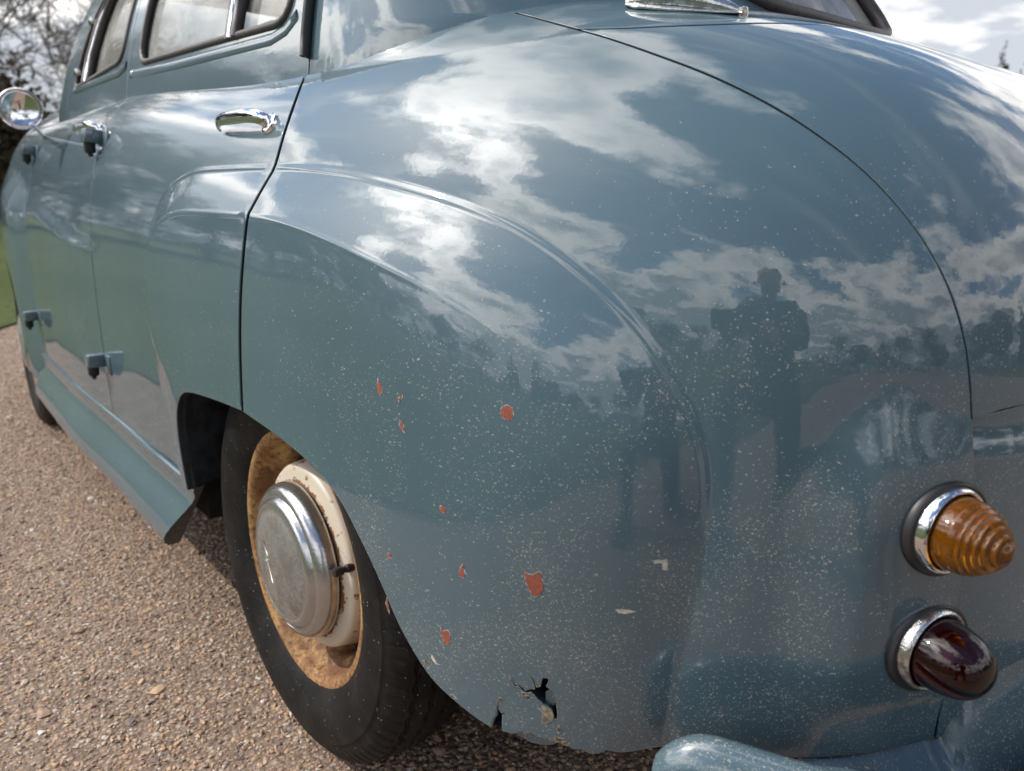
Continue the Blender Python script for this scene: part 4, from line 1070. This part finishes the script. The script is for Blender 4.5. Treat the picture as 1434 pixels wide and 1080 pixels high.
def hinge(u, v, parent, s=1.0):
    h = empty('door_hinge', (0, 0, 0), parent)
    o0 = S(u, v); n_ = Vector(SN(u, v)); n_.z *= .3; n_.normalize()
    x = Vector((1, 0, 0)); x = (x - n_ * x.dot(n_)).normalized()
    mw = frame(o0 + np.array(n_) * .012, n_, x)            # local x out, y forward, z down or up
    zs = Vector((mw[0][2], mw[1][2], mw[2][2])).z
    up = 1 if zs > 0 else -1
    rbox('hinge_bracket', (.035, .034, .027), M['paint'], h, mw @ Matrix.Translation((.004, .006, .006 * up)), .003)
    rbox('hinge_leaf', (.004, .040, .040), M['paint'], h, mw @ Matrix.Translation((-.011, -.028, 0)), .0015)
    pin = lathe('hinge_pin', [(.0001, -.034), (.0045, -.034), (.0045, -.028), (.0085, -.027), (.0105, -.024), (.0110, -.010), (.0115, -.006), (.0001, -.005)], M['dark'], h, n=20, axis='Z')
    pin.matrix_local = Matrix.Translation(mw @ Vector((.010, .008, 0)))
    return h
for (u, v_) in ((.872, .300), (.862, -.128)): hinge(u, v_, rdoor)
for (u, v_) in ((1.685, .298), (1.665, -.136)): hinge(u, v_, fdoor)

# chrome boot hinge on the scuttle
bh = empty('boot_hinge', (0, 0, 0), lid)
a0, a1 = BODY.P(np.array([-.618]), np.array([.462]))[0], BODY.P(np.array([-.752]), np.array([.4335]))[0]
hn = BODY.normal(np.array([-.69]), np.array([.445]))[0]
ts_ = np.linspace(0, 1, 28)
pth = np.array([a0 * (1 - t_) + a1 * t_ + hn * (.003 + .005 * math.sin(math.pi * min(1, t_ * 1.05)) ** .8 * (1 - .35 * t_)) for t_ in ts_])
pth += 0.004 * np.sin(np.pi * ts_)[:, None] * hn
rad = np.interp(ts_, [0, .08, .3, .6, .9, 1], [.004, .010, .0140, .0125, .007, .003])
tube('hinge_arm', pth, rad, M['chrome_worn'], bh, n=20, flat=(1.0, .75), up=hn)
bp_ = np.array([a0 * (1 - t_) + a1 * t_ + hn * .003 for t_ in ts_])
tube('hinge_base', bp_, np.interp(ts_, [0, .1, .35, .8, 1], [.006, .016, .019, .012, .006]), M['chrome_worn'], bh, n=16, flat=(1.0, .25), up=hn)
stud = lathe('hinge_stud', [(.0001, .006), (.004, .005), (.005, 0), (.005, -.006)], M['chrome_worn'], bh, n=16)
stud.matrix_local = Matrix.Translation(a1 + hn * .002) @ Vector(hn).to_track_quat('Y', 'Z').to_matrix().to_4x4()
mirror_h = empty('boot_hinge', (0, 0, 0), lid)
for o in list(bh.children):
    c = o.copy(); c.data = o.data.copy(); link(c, mirror_h)
    c.matrix_local = Matrix.Diagonal((1, -1, 1, 1)) @ o.matrix_local

# round door mirror
mc = Vector((1.300, .680, .9545))
mn = (CAM_LOC - mc).normalized(); mn = (mn + Vector((-.03, .09, .035))).normalized()
mr = empty('door_mirror', (0, 0, 0), car); mr['label'] = 'round chrome door mirror on a thin stem'
rot = mn.to_track_quat('Y', 'Z').to_matrix().to_4x4()
mh = lathe('mirror_shell', [(.0001, -.022), (.020, -.021), (.034, -.016), (.043, -.008), (.0465, 0), (.0470, .003), (.0458, .0045), (.0445, .004)], M['chrome'], mr, n=64); mh.matrix_local = Matrix.Translation(mc) @ rot
mg = lathe('mirror_face', [(.0001, .0040)] + [(q_, .0040 - q_ ** 2 / .42) for q_ in np.linspace(.004, .0448, 12)], M['mirror'], mr, n=64); mg.matrix_local = mh.matrix_local
sp_ = spline([mc + Vector((.015, -.01, -.012)), mc + Vector((.08, -.028, -.022)), Vector((1.50, .618, .925)), Vector(S(1.675, .346))], .01)
tube('mirror_stem', sp_, .005, M['chrome'], mr, n=10)
# front bumper, its end just shows past the wing
fbp = np.array([BODY.surf(np.array([u]), np.array([.37 - BODY.zc]), lambda U, V: 0 * U + .05)[0] for u in np.linspace(2.62, NC - .003, 30)])
tube('front_bumper', np.vstack([fbp, (fbp * (1, -1, 1))[::-1][1:]]), .045, M['chrome'], car, n=14, flat=(.35, 1.0))

# ---------------------------------------------------------------- ground
LAWN_EDGE = [(-60, 30), (-25, 14), (-10, 6.6), (-5, 4.0), (-2.5, 2.75), (-1.2, 2.15), (0, 1.62), (1.2, 1.25), (2.4, 1.08), (3.3, .90), (4.2, .45), (5.2, -.35), (7, -2.2), (12, -7), (30, -24), (60, -50)]
EDGE = spline(LAWN_EDGE, .12)
def ground_mat():
    m, nt, b = mat('bonded_gravel')
    t = nd(nt, 'ShaderNodeTexCoord'); P = t.outputs['Object']
    v = nd(nt, 'ShaderNodeTexVoronoi', i_Scale=130.0); lk(nt, P, v.inputs['Vector'])
    sc = nd(nt, 'ShaderNodeSeparateColor'); lk(nt, v.outputs['Color'], sc.inputs[0])
    big = nd(nt, 'ShaderNodeTexNoise', i_Scale=1.6, i_Detail=4.0); lk(nt, P, big.inputs['Vector'])
    r = nd(nt, 'ShaderNodeValToRGB'); lk(nt, sc.outputs[0], r.inputs[0])
    cols = [(0, (.12, .086, .066)), (.3, (.235, .158, .115)), (.55, (.315, .213, .150)), (.8, (.37, .26, .17)), (.95, (.42, .35, .28))]
    e = r.color_ramp.elements
    while len(e) < len(cols): e.new(.5)
    for q, (p_, c) in zip(e, cols): q.position = p_; q.color = (*c, 1)
    c = mixc(nt, mapr(nt, big.outputs[0], .3, .7), r.outputs[0], mixc(nt, .25, r.outputs[0], (.12, .09, .065)))
    gap = mapr(nt, v.outputs['Distance'], .25, .6)
    lk(nt, mixc(nt, mathn(nt, 'MULTIPLY', gap, .6), c, (.135, .098, .075)), b.inputs['Base Color']); b.inputs['Roughness'].default_value = .85
    h = mathn(nt, 'SUBTRACT', 1.0, v.outputs['Distance'])
    bp = nd(nt, 'ShaderNodeBump', i_Strength=0.8, i_Distance=.004); lk(nt, h, bp.inputs['Height']); lk(nt, bp.outputs[0], b.inputs['Normal'])
    return m
M['gravel'] = ground_mat()
gp_ = new_mesh('gravel_drive', [(-300, -300, 0), (300, -300, 0), (300, 300, 0), (-300, 300, 0)], [[0, 1, 2, 3]], M['gravel'])
tag(gp_, 'brown bonded gravel drive under the car', 'drive', kind='structure')

def grass_mat():
    m, nt, b = mat('mown_lawn')
    t = nd(nt, 'ShaderNodeTexCoord'); P = t.outputs['Object']
    n = nd(nt, 'ShaderNodeTexNoise', i_Scale=.35, i_Detail=8.0, i_Roughness=.6); lk(nt, P, n.inputs['Vector'])
    n2 = nd(nt, 'ShaderNodeTexNoise', i_Scale=40.0, i_Detail=4.0); lk(nt, P, n2.inputs['Vector'])
    c = mixc(nt, mapr(nt, n.outputs[0], .3, .7), (.052, .075, .022), (.098, .115, .045))
    c = mixc(nt, mapr(nt, n2.outputs[0], .35, .75, 0, .6), c, (.03, .05, .012))
    lk(nt, c, b.inputs['Base Color']); b.inputs['Roughness'].default_value = .9; b.inputs['Specular IOR Level'].default_value = .1
    bp = nd(nt, 'ShaderNodeBump', i_Strength=.8, i_Distance=.03); lk(nt, n2.outputs[0], bp.inputs['Height']); lk(nt, bp.outputs[0], b.inputs['Normal'])
    return m
M['grass'] = grass_mat()
ev = [(x, y, .012) for x, y in EDGE] + [(150, -110, .012), (300, -110, .012), (300, 300, .012), (-300, 300, .012), (-300, 140, .012)]
lawn = new_mesh('lawn', ev, [list(range(len(ev)))[::-1]], M['grass'], smooth=False)
tag(lawn, 'mown green lawn beyond the drive', 'lawn', kind='structure')
bm = bmesh.new(); bm.from_mesh(lawn.data); bmesh.ops.recalc_face_normals(bm, faces=bm.faces)
if bm.faces[0].normal.z < 0: bmesh.ops.reverse_faces(bm, faces=bm.faces)
bmesh.ops.triangulate(bm, faces=bm.faces); bm.to_mesh(lawn.data); bm.free()

ev = [(-300, -9, .012), (-40, -7.5, .012), (-12, -5.5, .012), (4, -5.8, .012), (9, -8, .012), (20, -18, .012), (60, -58, .012), (290, -300, .012), (-300, -300, .012)]
lawn2 = new_mesh('lawn', ev, [list(range(len(ev)))[::-1]], M['grass'], smooth=False)
tag(lawn2, 'mown green lawn on the far side of the drive', 'lawn', kind='structure')
bm = bmesh.new(); bm.from_mesh(lawn2.data); bmesh.ops.triangulate(bm, faces=bm.faces); bmesh.ops.recalc_face_normals(bm, faces=bm.faces)
for f_ in bm.faces:
    if f_.normal.z < 0: f_.normal_flip()
bm.to_mesh(lawn2.data); bm.free()

# loose stones on the drive, real geometry near the car
def stones():
    pts = []; sz = []
    def region(n, x0, x1, y0, y1, s0, s1):
        p = np.stack([rng.uniform(x0, x1, n), rng.uniform(y0, y1, n)], -1); s_ = rng.uniform(0, 1, n) ** 2.2 * (s1 - s0) + s0
        pts.append(p); sz.append(s_)
    region(46000, -.75, 1.3, .0, 1.25, .0019, .0047)
    region(26000, 1.3, 3.0, .25, 1.15, .0023, .0052)
    region(11000, 3.0, 5.2, .0, .95, .003, .006)
    region(700, -.7, 3.0, .0, 1.2, .0045, .009)
    region(70, -.6, 3.0, .1, 1.2, .007, .012)
    p = np.vstack(pts); s_ = np.concatenate(sz)
    edge_y = np.interp(p[:, 0], EDGE[:, 0], EDGE[:, 1])
    k = p[:, 1] < edge_y - .02
    p, s_ = p[k], s_[k]
    n = len(p)
    bm = bmesh.new(); bmesh.ops.create_icosphere(bm, subdivisions=1, radius=1.0)
    base = np.array([v.co[:] for v in bm.verts]); fc = np.array([[v.index for v in f.verts] for f in bm.faces]); bm.free()
    nv = len(base)
    V = base[None] * (1 + rng.normal(0, .22, (n, nv, 1)).clip(-.4, .4))
    V = V * np.stack([rng.uniform(.8, 1.5, n), rng.uniform(.7, 1.1, n), rng.uniform(.35, .75, n)], -1)[:, None]
    a = rng.uniform(0, 2 * np.pi, n); b = rng.normal(0, .25, n)
    ca, sa, cb, sb = np.cos(a), np.sin(a), np.cos(b), np.sin(b)
    x, y, z = V[..., 0], V[..., 1], V[..., 2]
    y, z = y * cb[:, None] - z * sb[:, None], y * sb[:, None] + z * cb[:, None]
    x, y = x * ca[:, None] - y * sa[:, None], x * sa[:, None] + y * ca[:, None]
    V = np.stack([x, y, z], -1) * s_[:, None, None]
    V[..., 2] += (s_ * rng.uniform(-.1, .3, n))[:, None]
    V[..., 0] += p[:, 0:1]; V[..., 1] += p[:, 1:2]
    F = (fc[None] + (np.arange(n) * nv)[:, None, None]).reshape(-1, 3)
    m, nt, b_ = mat('gravel_stone')
    g = nd(nt, 'ShaderNodeNewGeometry')
    r = nd(nt, 'ShaderNodeValToRGB'); lk(nt, g.outputs['Random Per Island'], r.inputs[0])
    cols = [(0, (.11, .085, .07)), (.12, (.24, .168, .125)), (.42, (.345, .238, .165)), (.62, (.415, .28, .18)), (.76, (.47, .305, .175)), (.90, (.40, .33, .27)), (.985, (.50, .45, .40)), (1, (.60, .57, .53))]
    e = r.color_ramp.elements
    while len(e) < len(cols): e.new(.5)
    for q, (p_, c) in zip(e, cols): q.position = p_; q.color = (*c, 1)
    lk(nt, r.outputs[0], b_.inputs['Base Color']); b_.inputs['Roughness'].default_value = .7
    o = new_mesh('gravel_stones', V.reshape(-1, 3), F, m, smooth=False)
    tag(o, 'loose tan and grey pebbles scattered over the drive', 'gravel', kind='stuff')
stones()

# grass blades along the edge of the drive
def blades():
    n = 9000
    i = rng.integers(0, len(EDGE), n); e0 = EDGE[i]
    k = (e0[:, 0] > -4) & (e0[:, 0] < 14); e0 = e0[k]; n = len(e0)
    p = e0 + np.stack([rng.normal(0, .1, n), rng.uniform(-.03, .6, n) ** 1.0], -1)
    a = rng.uniform(0, 6.28, n); h = rng.uniform(.02, .055, n); w = .0028
    d = np.stack([np.cos(a), np.sin(a)], -1); ln = rng.normal(0, .018, (n, 2))
    V = np.zeros((n, 3, 3)); V[:, 0, :2] = p - d * w; V[:, 1, :2] = p + d * w; V[:, 2, :2] = p + ln; V[:, 2, 2] = h; V[:, :2, 2] = .005
    o = new_mesh('grass_verge', V.reshape(-1, 3), np.arange(n * 3).reshape(-1, 3), M['grass'])
    tag(o, 'short grass fringe along the edge of the drive', 'grass', kind='stuff')
blades()

# ---------------------------------------------------------------- trees, hedge and woods round the park
M['bark'] = simple('grey_brown_bark', (.085, .065, .048), .9, noise_amt=.3, noise_scale=6)
M['twig'] = simple('bare_twigs', (.10, .078, .055), .9)
def leafm(name, c0, c1):
    m, nt, b = mat(name)
    g = nd(nt, 'ShaderNodeNewGeometry')
    lk(nt, mixc(nt, g.outputs['Random Per Island'], c0, c1), b.inputs['Base Color']); b.inputs['Roughness'].default_value = .6; b.inputs['Specular IOR Level'].default_value = .25
    return m
M['leaf_dark'] = leafm('dark_evergreen_leaves', (.022, .034, .012), (.055, .070, .026))
M['leaf_con'] = leafm('conifer_needles', (.020, .032, .016), (.045, .060, .028))
M['leaf_hedge'] = leafm('winter_hedge_leaves', (.060, .047, .026), (.12, .092, .055))

def branch_mesh(seed, height=8.0, depth=6, spread=.55, clear=.22):
    r_ = random.Random(seed); V = []; F = []
    def seg(a, b, ra, rb_, n):
        d = (b - a).normalized(); x = d.orthogonal().normalized(); y = d.cross(x); s0 = len(V)
        ra, rb_ = max(ra, .009), max(rb_, .007)
        for p, rr in ((a, ra), (b, rb_)):
            for i in range(n):
                t = 2 * math.pi * i / n; V.append(p + x * math.cos(t) * rr + y * math.sin(t) * rr)
        for i in range(n): F.append([s0 + i, s0 + (i + 1) % n, s0 + n + (i + 1) % n, s0 + n + i])
    trunkF = [0]
    def grow(p, d, L, rad, lev):
        k = 3 if lev < 3 else 2
        for i in range(k):
            d2 = (d + Vector((r_.gauss(0, .13), r_.gauss(0, .13), r_.gauss(.03, .08)))).normalized()
            q = p + d2 * (L / k); r2 = rad * (.88 if lev else .85)
            seg(p, q, rad, r2, 7 if lev == 0 else 5 if lev < 3 else 3)
            p, d, rad = q, d2, r2
            if lev == 0: trunkF[0] = len(F)
            if lev and lev < depth and r_.random() < .75:
                side = (d + Vector((r_.gauss(0, spread), r_.gauss(0, spread), r_.gauss(0, spread * .6)))).normalized()
                grow(p, side, L * r_.uniform(.5, .75), rad * .55, lev + 1)
        if lev < depth:
            for i in range(r_.choice((2, 3)) if lev else 4):
                side = (d + Vector((r_.gauss(0, spread), r_.gauss(0, spread), r_.gauss(.05, spread * .5)))).normalized()
                grow(p, side, L * r_.uniform(.62, .85) if lev else height * .27, rad * r_.uniform(.5, .7), lev + 1)
    grow(Vector((0, 0, -.1)), Vector((0, 0, 1)), height * clear, height * .016, 0)
    return V, F, trunkF[0]
def mk(name, V, F, m):
    me = bpy.data.meshes.new(name); me.from_pydata([tuple(v) for v in V], [], F); me.materials.append(m)
    me.polygons.foreach_set('use_smooth', np.ones(len(me.polygons), bool)); return me
def leaf_cloud(seed, n, centres, size):
    r_ = np.random.default_rng(seed); c = np.array([q[:3] for q in centres]); R = np.array([q[3:] for q in centres])
    wgt = R.prod(1) ** .66; i = r_.choice(len(c), n, p=wgt / wgt.sum())
    d = r_.normal(size=(n, 3)); d /= np.linalg.norm(d, axis=1, keepdims=True)
    p = c[i] + d * R[i] * (r_.uniform(.35, 1, n) ** .5)[:, None] * (1 + r_.normal(0, .17, n))[:, None]
    a = r_.normal(size=(n, 3)); a /= np.linalg.norm(a, axis=1, keepdims=True); b = np.cross(a, r_.normal(size=(n, 3))); b /= np.linalg.norm(b, axis=1, keepdims=True)
    s_ = size * r_.uniform(.5, 1.2, n)[:, None]
    V = np.stack([p - a * s_ - b * s_ * .5, p + a * s_ - b * s_ * .35, p + a * s_ * 1.1 + b * s_ * .5, p - a * s_ * .8 + b * s_ * .45], 1)
    return V.reshape(-1, 3), np.arange(n * 4).reshape(-1, 4).tolist()
def trunk_mesh(h, r, seed):
    r_ = random.Random(seed); V = []; F = []; n = 7
    k = 6
    for j in range(k):
        t = j / (k - 1); ox, oy = r_.gauss(0, .03 * h * t), r_.gauss(0, .03 * h * t)
        rr = r * (1.25 if j == 0 else 1) * (1 - .8 * t)
        for i in range(n):
            a = 2 * math.pi * i / n; V.append((ox + rr * math.cos(a), oy + rr * math.sin(a), -.1 + h * t))
    for j in range(k - 1):
        for i in range(n): F.append([j * n + i, j * n + (i + 1) % n, (j + 1) * n + (i + 1) % n, (j + 1) * n + i])
    return V, F
KIND = {}
for sd in (11, 12, 13):
    V, F, nt_ = branch_mesh(sd)
    KIND['bare', sd] = (mk('trunk', V, F[:nt_], M['bark']), mk('crown', V, F[nt_:], M['twig']), 8.0)
for sd in (21, 22):
    r_ = random.Random(sd)
    cs = [(r_.gauss(0, 1.3), r_.gauss(0, 1.3), r_.uniform(2.2, 6.4), *(r_.uniform(.8, 1.5),) * 2, r_.uniform(.6, 1.1)) for _ in range(24)]
    V, F = leaf_cloud(sd, 16000, cs, .085)
    KIND['round', sd] = (mk('trunk', *trunk_mesh(4, .22, sd), M['bark']), mk('crown', V, F, M['leaf_dark']), 7.2)
for sd in (31, 32):
    r_ = random.Random(sd); cs = []
    for j in range(26):
        t = j / 25; R = 1.7 * (1 - t) ** .85 + .12
        for q in range(max(1, int(5 * (1 - t)) + 1)):
            a = r_.uniform(0, 6.28); cs.append((R * .6 * math.cos(a), R * .6 * math.sin(a), .8 + 8 * t + r_.uniform(-.15, .15), R * .5, R * .5, .28))
    V, F = leaf_cloud(sd, 12000, cs, .085)
    KIND['conifer', sd] = (mk('trunk', *trunk_mesh(8, .18, sd), M['bark']), mk('crown', V, F, M['leaf_con']), 9.0)
LABELS = {'bare': 'leafless winter tree with fine grey twigs at the edge of the park', 'round': 'dense dark broadleaf evergreen at the edge of the park', 'conifer': 'dark pointed conifer rising above the treeline'}
def tree(kind, sd, x, y, h, rz, label=None, group=True):
    tm, cm, H0 = KIND[kind, sd]
    nm = {'bare': 'bare_tree', 'round': 'evergreen_tree', 'conifer': 'conifer_tree'}[kind]
    o = empty(nm, (x, y, 0)); o.rotation_euler = (0, 0, rz); s_ = h / H0; o.scale = (s_, s_, s_)
    tag(o, label or LABELS[kind], 'tree', {'bare': 'leafless trees round the park', 'round': 'evergreen trees round the park', 'conifer': 'conifers round the park'}[kind] if group else None)
    a = bpy.data.objects.new('trunk', tm); link(a, o); b = bpy.data.objects.new('crown', cm); link(b, o)
    return o
def polar(az, d): return CAM_LOC.x + d * math.cos(math.radians(az)), CAM_LOC.y + d * math.sin(math.radians(az))
# in view: the tree behind the hedge at the far left, the conifers over the boot at the far right
x, y = polar(-6.0, 19); tree('bare', 13, x, y, 7.4, .4, 'leafless tree with fine branches against the sky above the door mirror', False)
x, y = polar(-8.6, 26); tree('bare', 12, x, y, 7.4, 2.0, 'smaller leafless tree just left of the windscreen pillar', False)
for i, (az, d, h, lb) in enumerate(((-70.0, 46, 7.9, 'pointed conifer top above the boot, leftmost of the three'), (-71.4, 44, 7.3, 'conifer top above the boot, between its two neighbours'), (-72.7, 43, 7.0, 'conifer top at the right edge above the boot'))):
    x, y = polar(az, d); tree('conifer', 31 + i % 2, x, y, h, i * 1.3, lb, False)
x, y = polar(-73.3, 45); tree('round', 21, x, y, 6.6, .3, 'bushy evergreen at the far right edge above the boot', False)
# out of view, mirrored in the paint and chrome
rt = random.Random(5)
for az, d, kind, h in ((3, 26, 'round', 6.5), (8, 27, 'round', 7.5), (13, 29, 'bare', 9), (18, 31, 'round', 8.0), (21, 30, 'bare', 8.5), (25, 33, 'round', 7.5), (28, 32, 'bare', 9), (32, 37, 'round', 8.5), (36, 40, 'bare', 11), (42, 44, 'round', 9.5), (49, 46, 'round', 10), (58, 48, 'bare', 11), (66, 46, 'round', 8.5), (76, 48, 'bare', 9), (85, 42, 'conifer', 9), (92, 44, 'conifer', 10.5), (96, 46, 'round', 7),
                       (104, 52, 'round', 5.5), (113, 56, 'bare', 7), (120, 44, 'bare', 8), (147, 50, 'bare', 8), (154, 52, 'round', 6), (161, 50, 'bare', 7), (167, 42, 'bare', 8), (172, 40, 'bare', 9), (180, 46, 'round', 6), (187, 44, 'bare', 7), (196, 34, 'round', 7), (203, 31, 'round', 7.5), (212, 32, 'conifer', 8), (224, 40, 'round', 8), (240, 46, 'round', 8), (258, 50, 'bare', 9), (-84, 48, 'conifer', 9)):
    x, y = polar(az, d); sd = {'bare': (11, 12, 13), 'round': (21, 22), 'conifer': (31, 32)}[kind]
    tree(kind, rt.choice(sd), x, y, h, rt.uniform(0, 6.28))
# clipped hedge seen past the front wing
def hedge():
    cs = []
    r_ = random.Random(9)
    for i in range(60):
        az = -9.5 + 12 * i / 59; x, y = polar(az, 27); hh = 4.3 + .4 * math.sin(i * .9) + r_.uniform(-.5, .5) - .42 * max(0, -6.6 - az) - .10 * max(0, az + 5); cs.append((x, y, hh * .5, .9, .9, hh * .55))
    V, F = leaf_cloud(5, 15000, cs, .11)
    o = empty('hedge', (*polar(-4, 27), 0)); tag(o, 'dark scrubby hedge behind the lawn at the far left', 'hedge')
    me = mk('foliage', V - np.array(o.location), F, M['leaf_hedge']); link(bpy.data.objects.new('foliage', me), o)
    V, F = [], []
    for c in cs[::2]:
        tv, tf = trunk_mesh(1.6, .05, int(c[0] * 100)); s0 = len(V); V += [(a + c[0] - o.location.x, b + c[1] - o.location.y, d) for a, b, d in tv]; F += [[i + s0 for i in f] for f in tf]
    link(bpy.data.objects.new('stems', mk('stems', V, F, M['bark'])), o)
hedge()
# far wood that closes the horizon
def far_wood():
    r_ = random.Random(4); cs = []
    for i in range(420):
        az = i * 360 / 420 + r_.uniform(-.4, .4); d = 68 + 8 * math.sin(az * .11) + r_.uniform(-5, 5)
        hh = 4.2 + 1.6 * math.sin(az * .21) + 1.1 * math.sin(az * .53 + 1) + r_.uniform(-.8, .8)
        if -14 < az - 360 < -2 or -86 < az - 360 < -66: hh *= .75
        x, y = polar(az, d); cs.append((x, y, hh * .5, 1.6, 1.6, hh * .52))
    V, F = leaf_cloud(6, 80000, cs, .21)
    o = new_mesh('far_wood', V, F, M['leaf_dark']); tag(o, 'dark belt of distant woodland on the horizon', 'woodland', kind='stuff')
far_wood()

# ---------------------------------------------------------------- the photographer, seen only mirrored in the paint
def photographer():
    f = Vector((_d.x, _d.y, 0)).normalized(); l = Vector((-f.y, f.x, 0))
    O = Vector((CAM_LOC.x, CAM_LOC.y, 0)) - f * .64 + l * .02
    W = lambda a, b, z: O + f * a + l * b + Vector((0, 0, z))
    root = empty('person', O)
    tag(root, 'photographer in dark clothes kneeling on the drive and holding up a phone', 'person')
    def skin(name, chain_, m, levels=2):
        """chain_: list of (position, radius(x,y), parent index)"""
        me = bpy.data.meshes.new(name)
        me.from_pydata([tuple(p - O) for p, r, q in chain_], [(q, i) for i, (p, r, q) in enumerate(chain_) if q is not None], [])
        o = bpy.data.objects.new(name, me); link(o, root)
        me.materials.append(m)
        o.modifiers.new('skin', 'SKIN')
        if not me.skin_vertices: me.attributes.new('skin_vertices', 'FLOAT', 'POINT')
        for i, (p, r, q) in enumerate(chain_):
            sv = me.skin_vertices[0].data[i]
            sv.radius = r if isinstance(r, tuple) else (r, r); sv.use_root = q is None
        sub = o.modifiers.new('sub', 'SUBSURF'); sub.levels = levels; sub.render_levels = levels
        o.modifiers['skin'].use_smooth_shade = True
        return o
    cloth = simple('dark_navy_jacket', (.022, .025, .034), .85, noise_amt=.25, noise_scale=25, bump=.4, bump_scale=30)
    skin_m = simple('skin', (.42, .24, .17), .5)
    c = [(W(-.02, 0, .52), (.15, .12), None),
         (W(.00, 0, .64), (.145, .115), 0), (W(.03, 0, .80), (.145, .12), 1), (W(.06, 0, .93), (.135, .10), 2), (W(.08, 0, 1.01), (.065, .06), 3),
         (W(.06, .125, .95), .075, 3), (W(.09, .165, .91), .066, 5), (W(.24, .185, .745), .05, 6), (W(.40, .14, .735), .041, 7), (W(.50, .09, .745), .033, 8),
         (W(.06, -.125, .95), .075, 3), (W(.09, -.165, .91), .066, 10), (W(.24, -.185, .745), .05, 11), (W(.40, -.14, .735), .041, 12), (W(.50, -.10, .745), .033, 13),
         (W(.03, .11, .47), .10, 0), (W(.30, .17, .50), .072, 15), (W(.31, .17, .44), .064, 16), (W(.26, .175, .25), .056, 17), (W(.22, .18, .09), .042, 18), (W(.34, .19, .04), .038, 19),
         (W(-.02, -.11, .45), .10, 0), (W(.06, -.14, .22), .075, 21), (W(.08, -.14, .085), .065, 22), (W(-.10, -.15, .075), .055, 23), (W(-.30, -.155, .06), .042, 24), (W(-.36, -.16, .02), .033, 25)]
    skin('clothed_body', c, cloth)
    h = [(W(.08, 0, .99), .052, None), (W(.10, 0, 1.06), .054, 0), (W(.125, 0, 1.115), (.074, .088), 1), (W(.12, 0, 1.17), (.078, .094), 2), (W(.115, 0, 1.215), (.055, .065), 3), (W(.205, 0, 1.115), (.012, .014), 2)]
    skin('head', h, skin_m)
    hair = [(W(.085, 0, 1.14), (.072, .07), None), (W(.095, 0, 1.19), (.085, .088), 0), (W(.12, 0, 1.235), (.06, .06), 1)]
    skin('hair', hair, simple('dark_hair', (.02, .014, .010), .6))
    for s_ in (1, -1):
        tube('ear', [W(.105, s_ * .083, 1.105) - O, W(.100, s_ * .091, 1.125) - O, W(.105, s_ * .086, 1.145) - O], [.010, .014, .008], skin_m, root, n=8)
        lathe('eye', [(.0001, .006), (.006, .004), (.008, 0), (.006, -.004)], simple('eye', (.05, .035, .025), .2), root, n=12).location = W(.196, s_ * .032, 1.145) - O
        hnd = [(W(.50, s_ * .10, .745), .026, None), (W(.555, s_ * .098, .750), (.022, .034), 0)]
        for k in range(4):
            z = .785 - k * .021; ln = (.9, 1.0, .95, .78)[k]
            b_ = len(hnd)
            hnd += [(W(.585, s_ * .098, z), .0098, 1), (W(.585 + .028 * ln, s_ * .094, z + .001), .0090, b_), (W(.590 + .034 * ln, s_ * (.094 - .026 * ln), z), .0082, b_ + 1)]
        b_ = len(hnd)
        hnd += [(W(.565, s_ * .072, .772), .0115, 1), (W(.590, s_ * .058, .782), .0095, b_)]
        skin('hand', hnd, skin_m)
    tube('mouth', [W(.186, .022, 1.075) - O, W(.192, 0, 1.073) - O, W(.186, -.022, 1.075) - O], .004, simple('lips', (.33, .13, .11), .5), root, n=6)
    for (a, b, z, rot) in ((.30, .185, .045, 0), (-.33, -.157, .055, 1)):
        rbox('shoe', (.27, .095, .08), simple('brown_leather_shoe', (.05, .03, .02), .5), root, frame(W(a, b, z) - O, f if not rot else f * .35 - Vector((0, 0, .94)), l), .03, 3)
    ph = rbox('smartphone', (.158, .0085, .074), simple('black_phone_case', (.015, .015, .016), .4), None, frame(CAM_LOC - _d * .012 - _r * .055, _r, _d), .003)
    tag(ph, 'black smartphone held up sideways by the kneeling photographer', 'phone')
photographer()
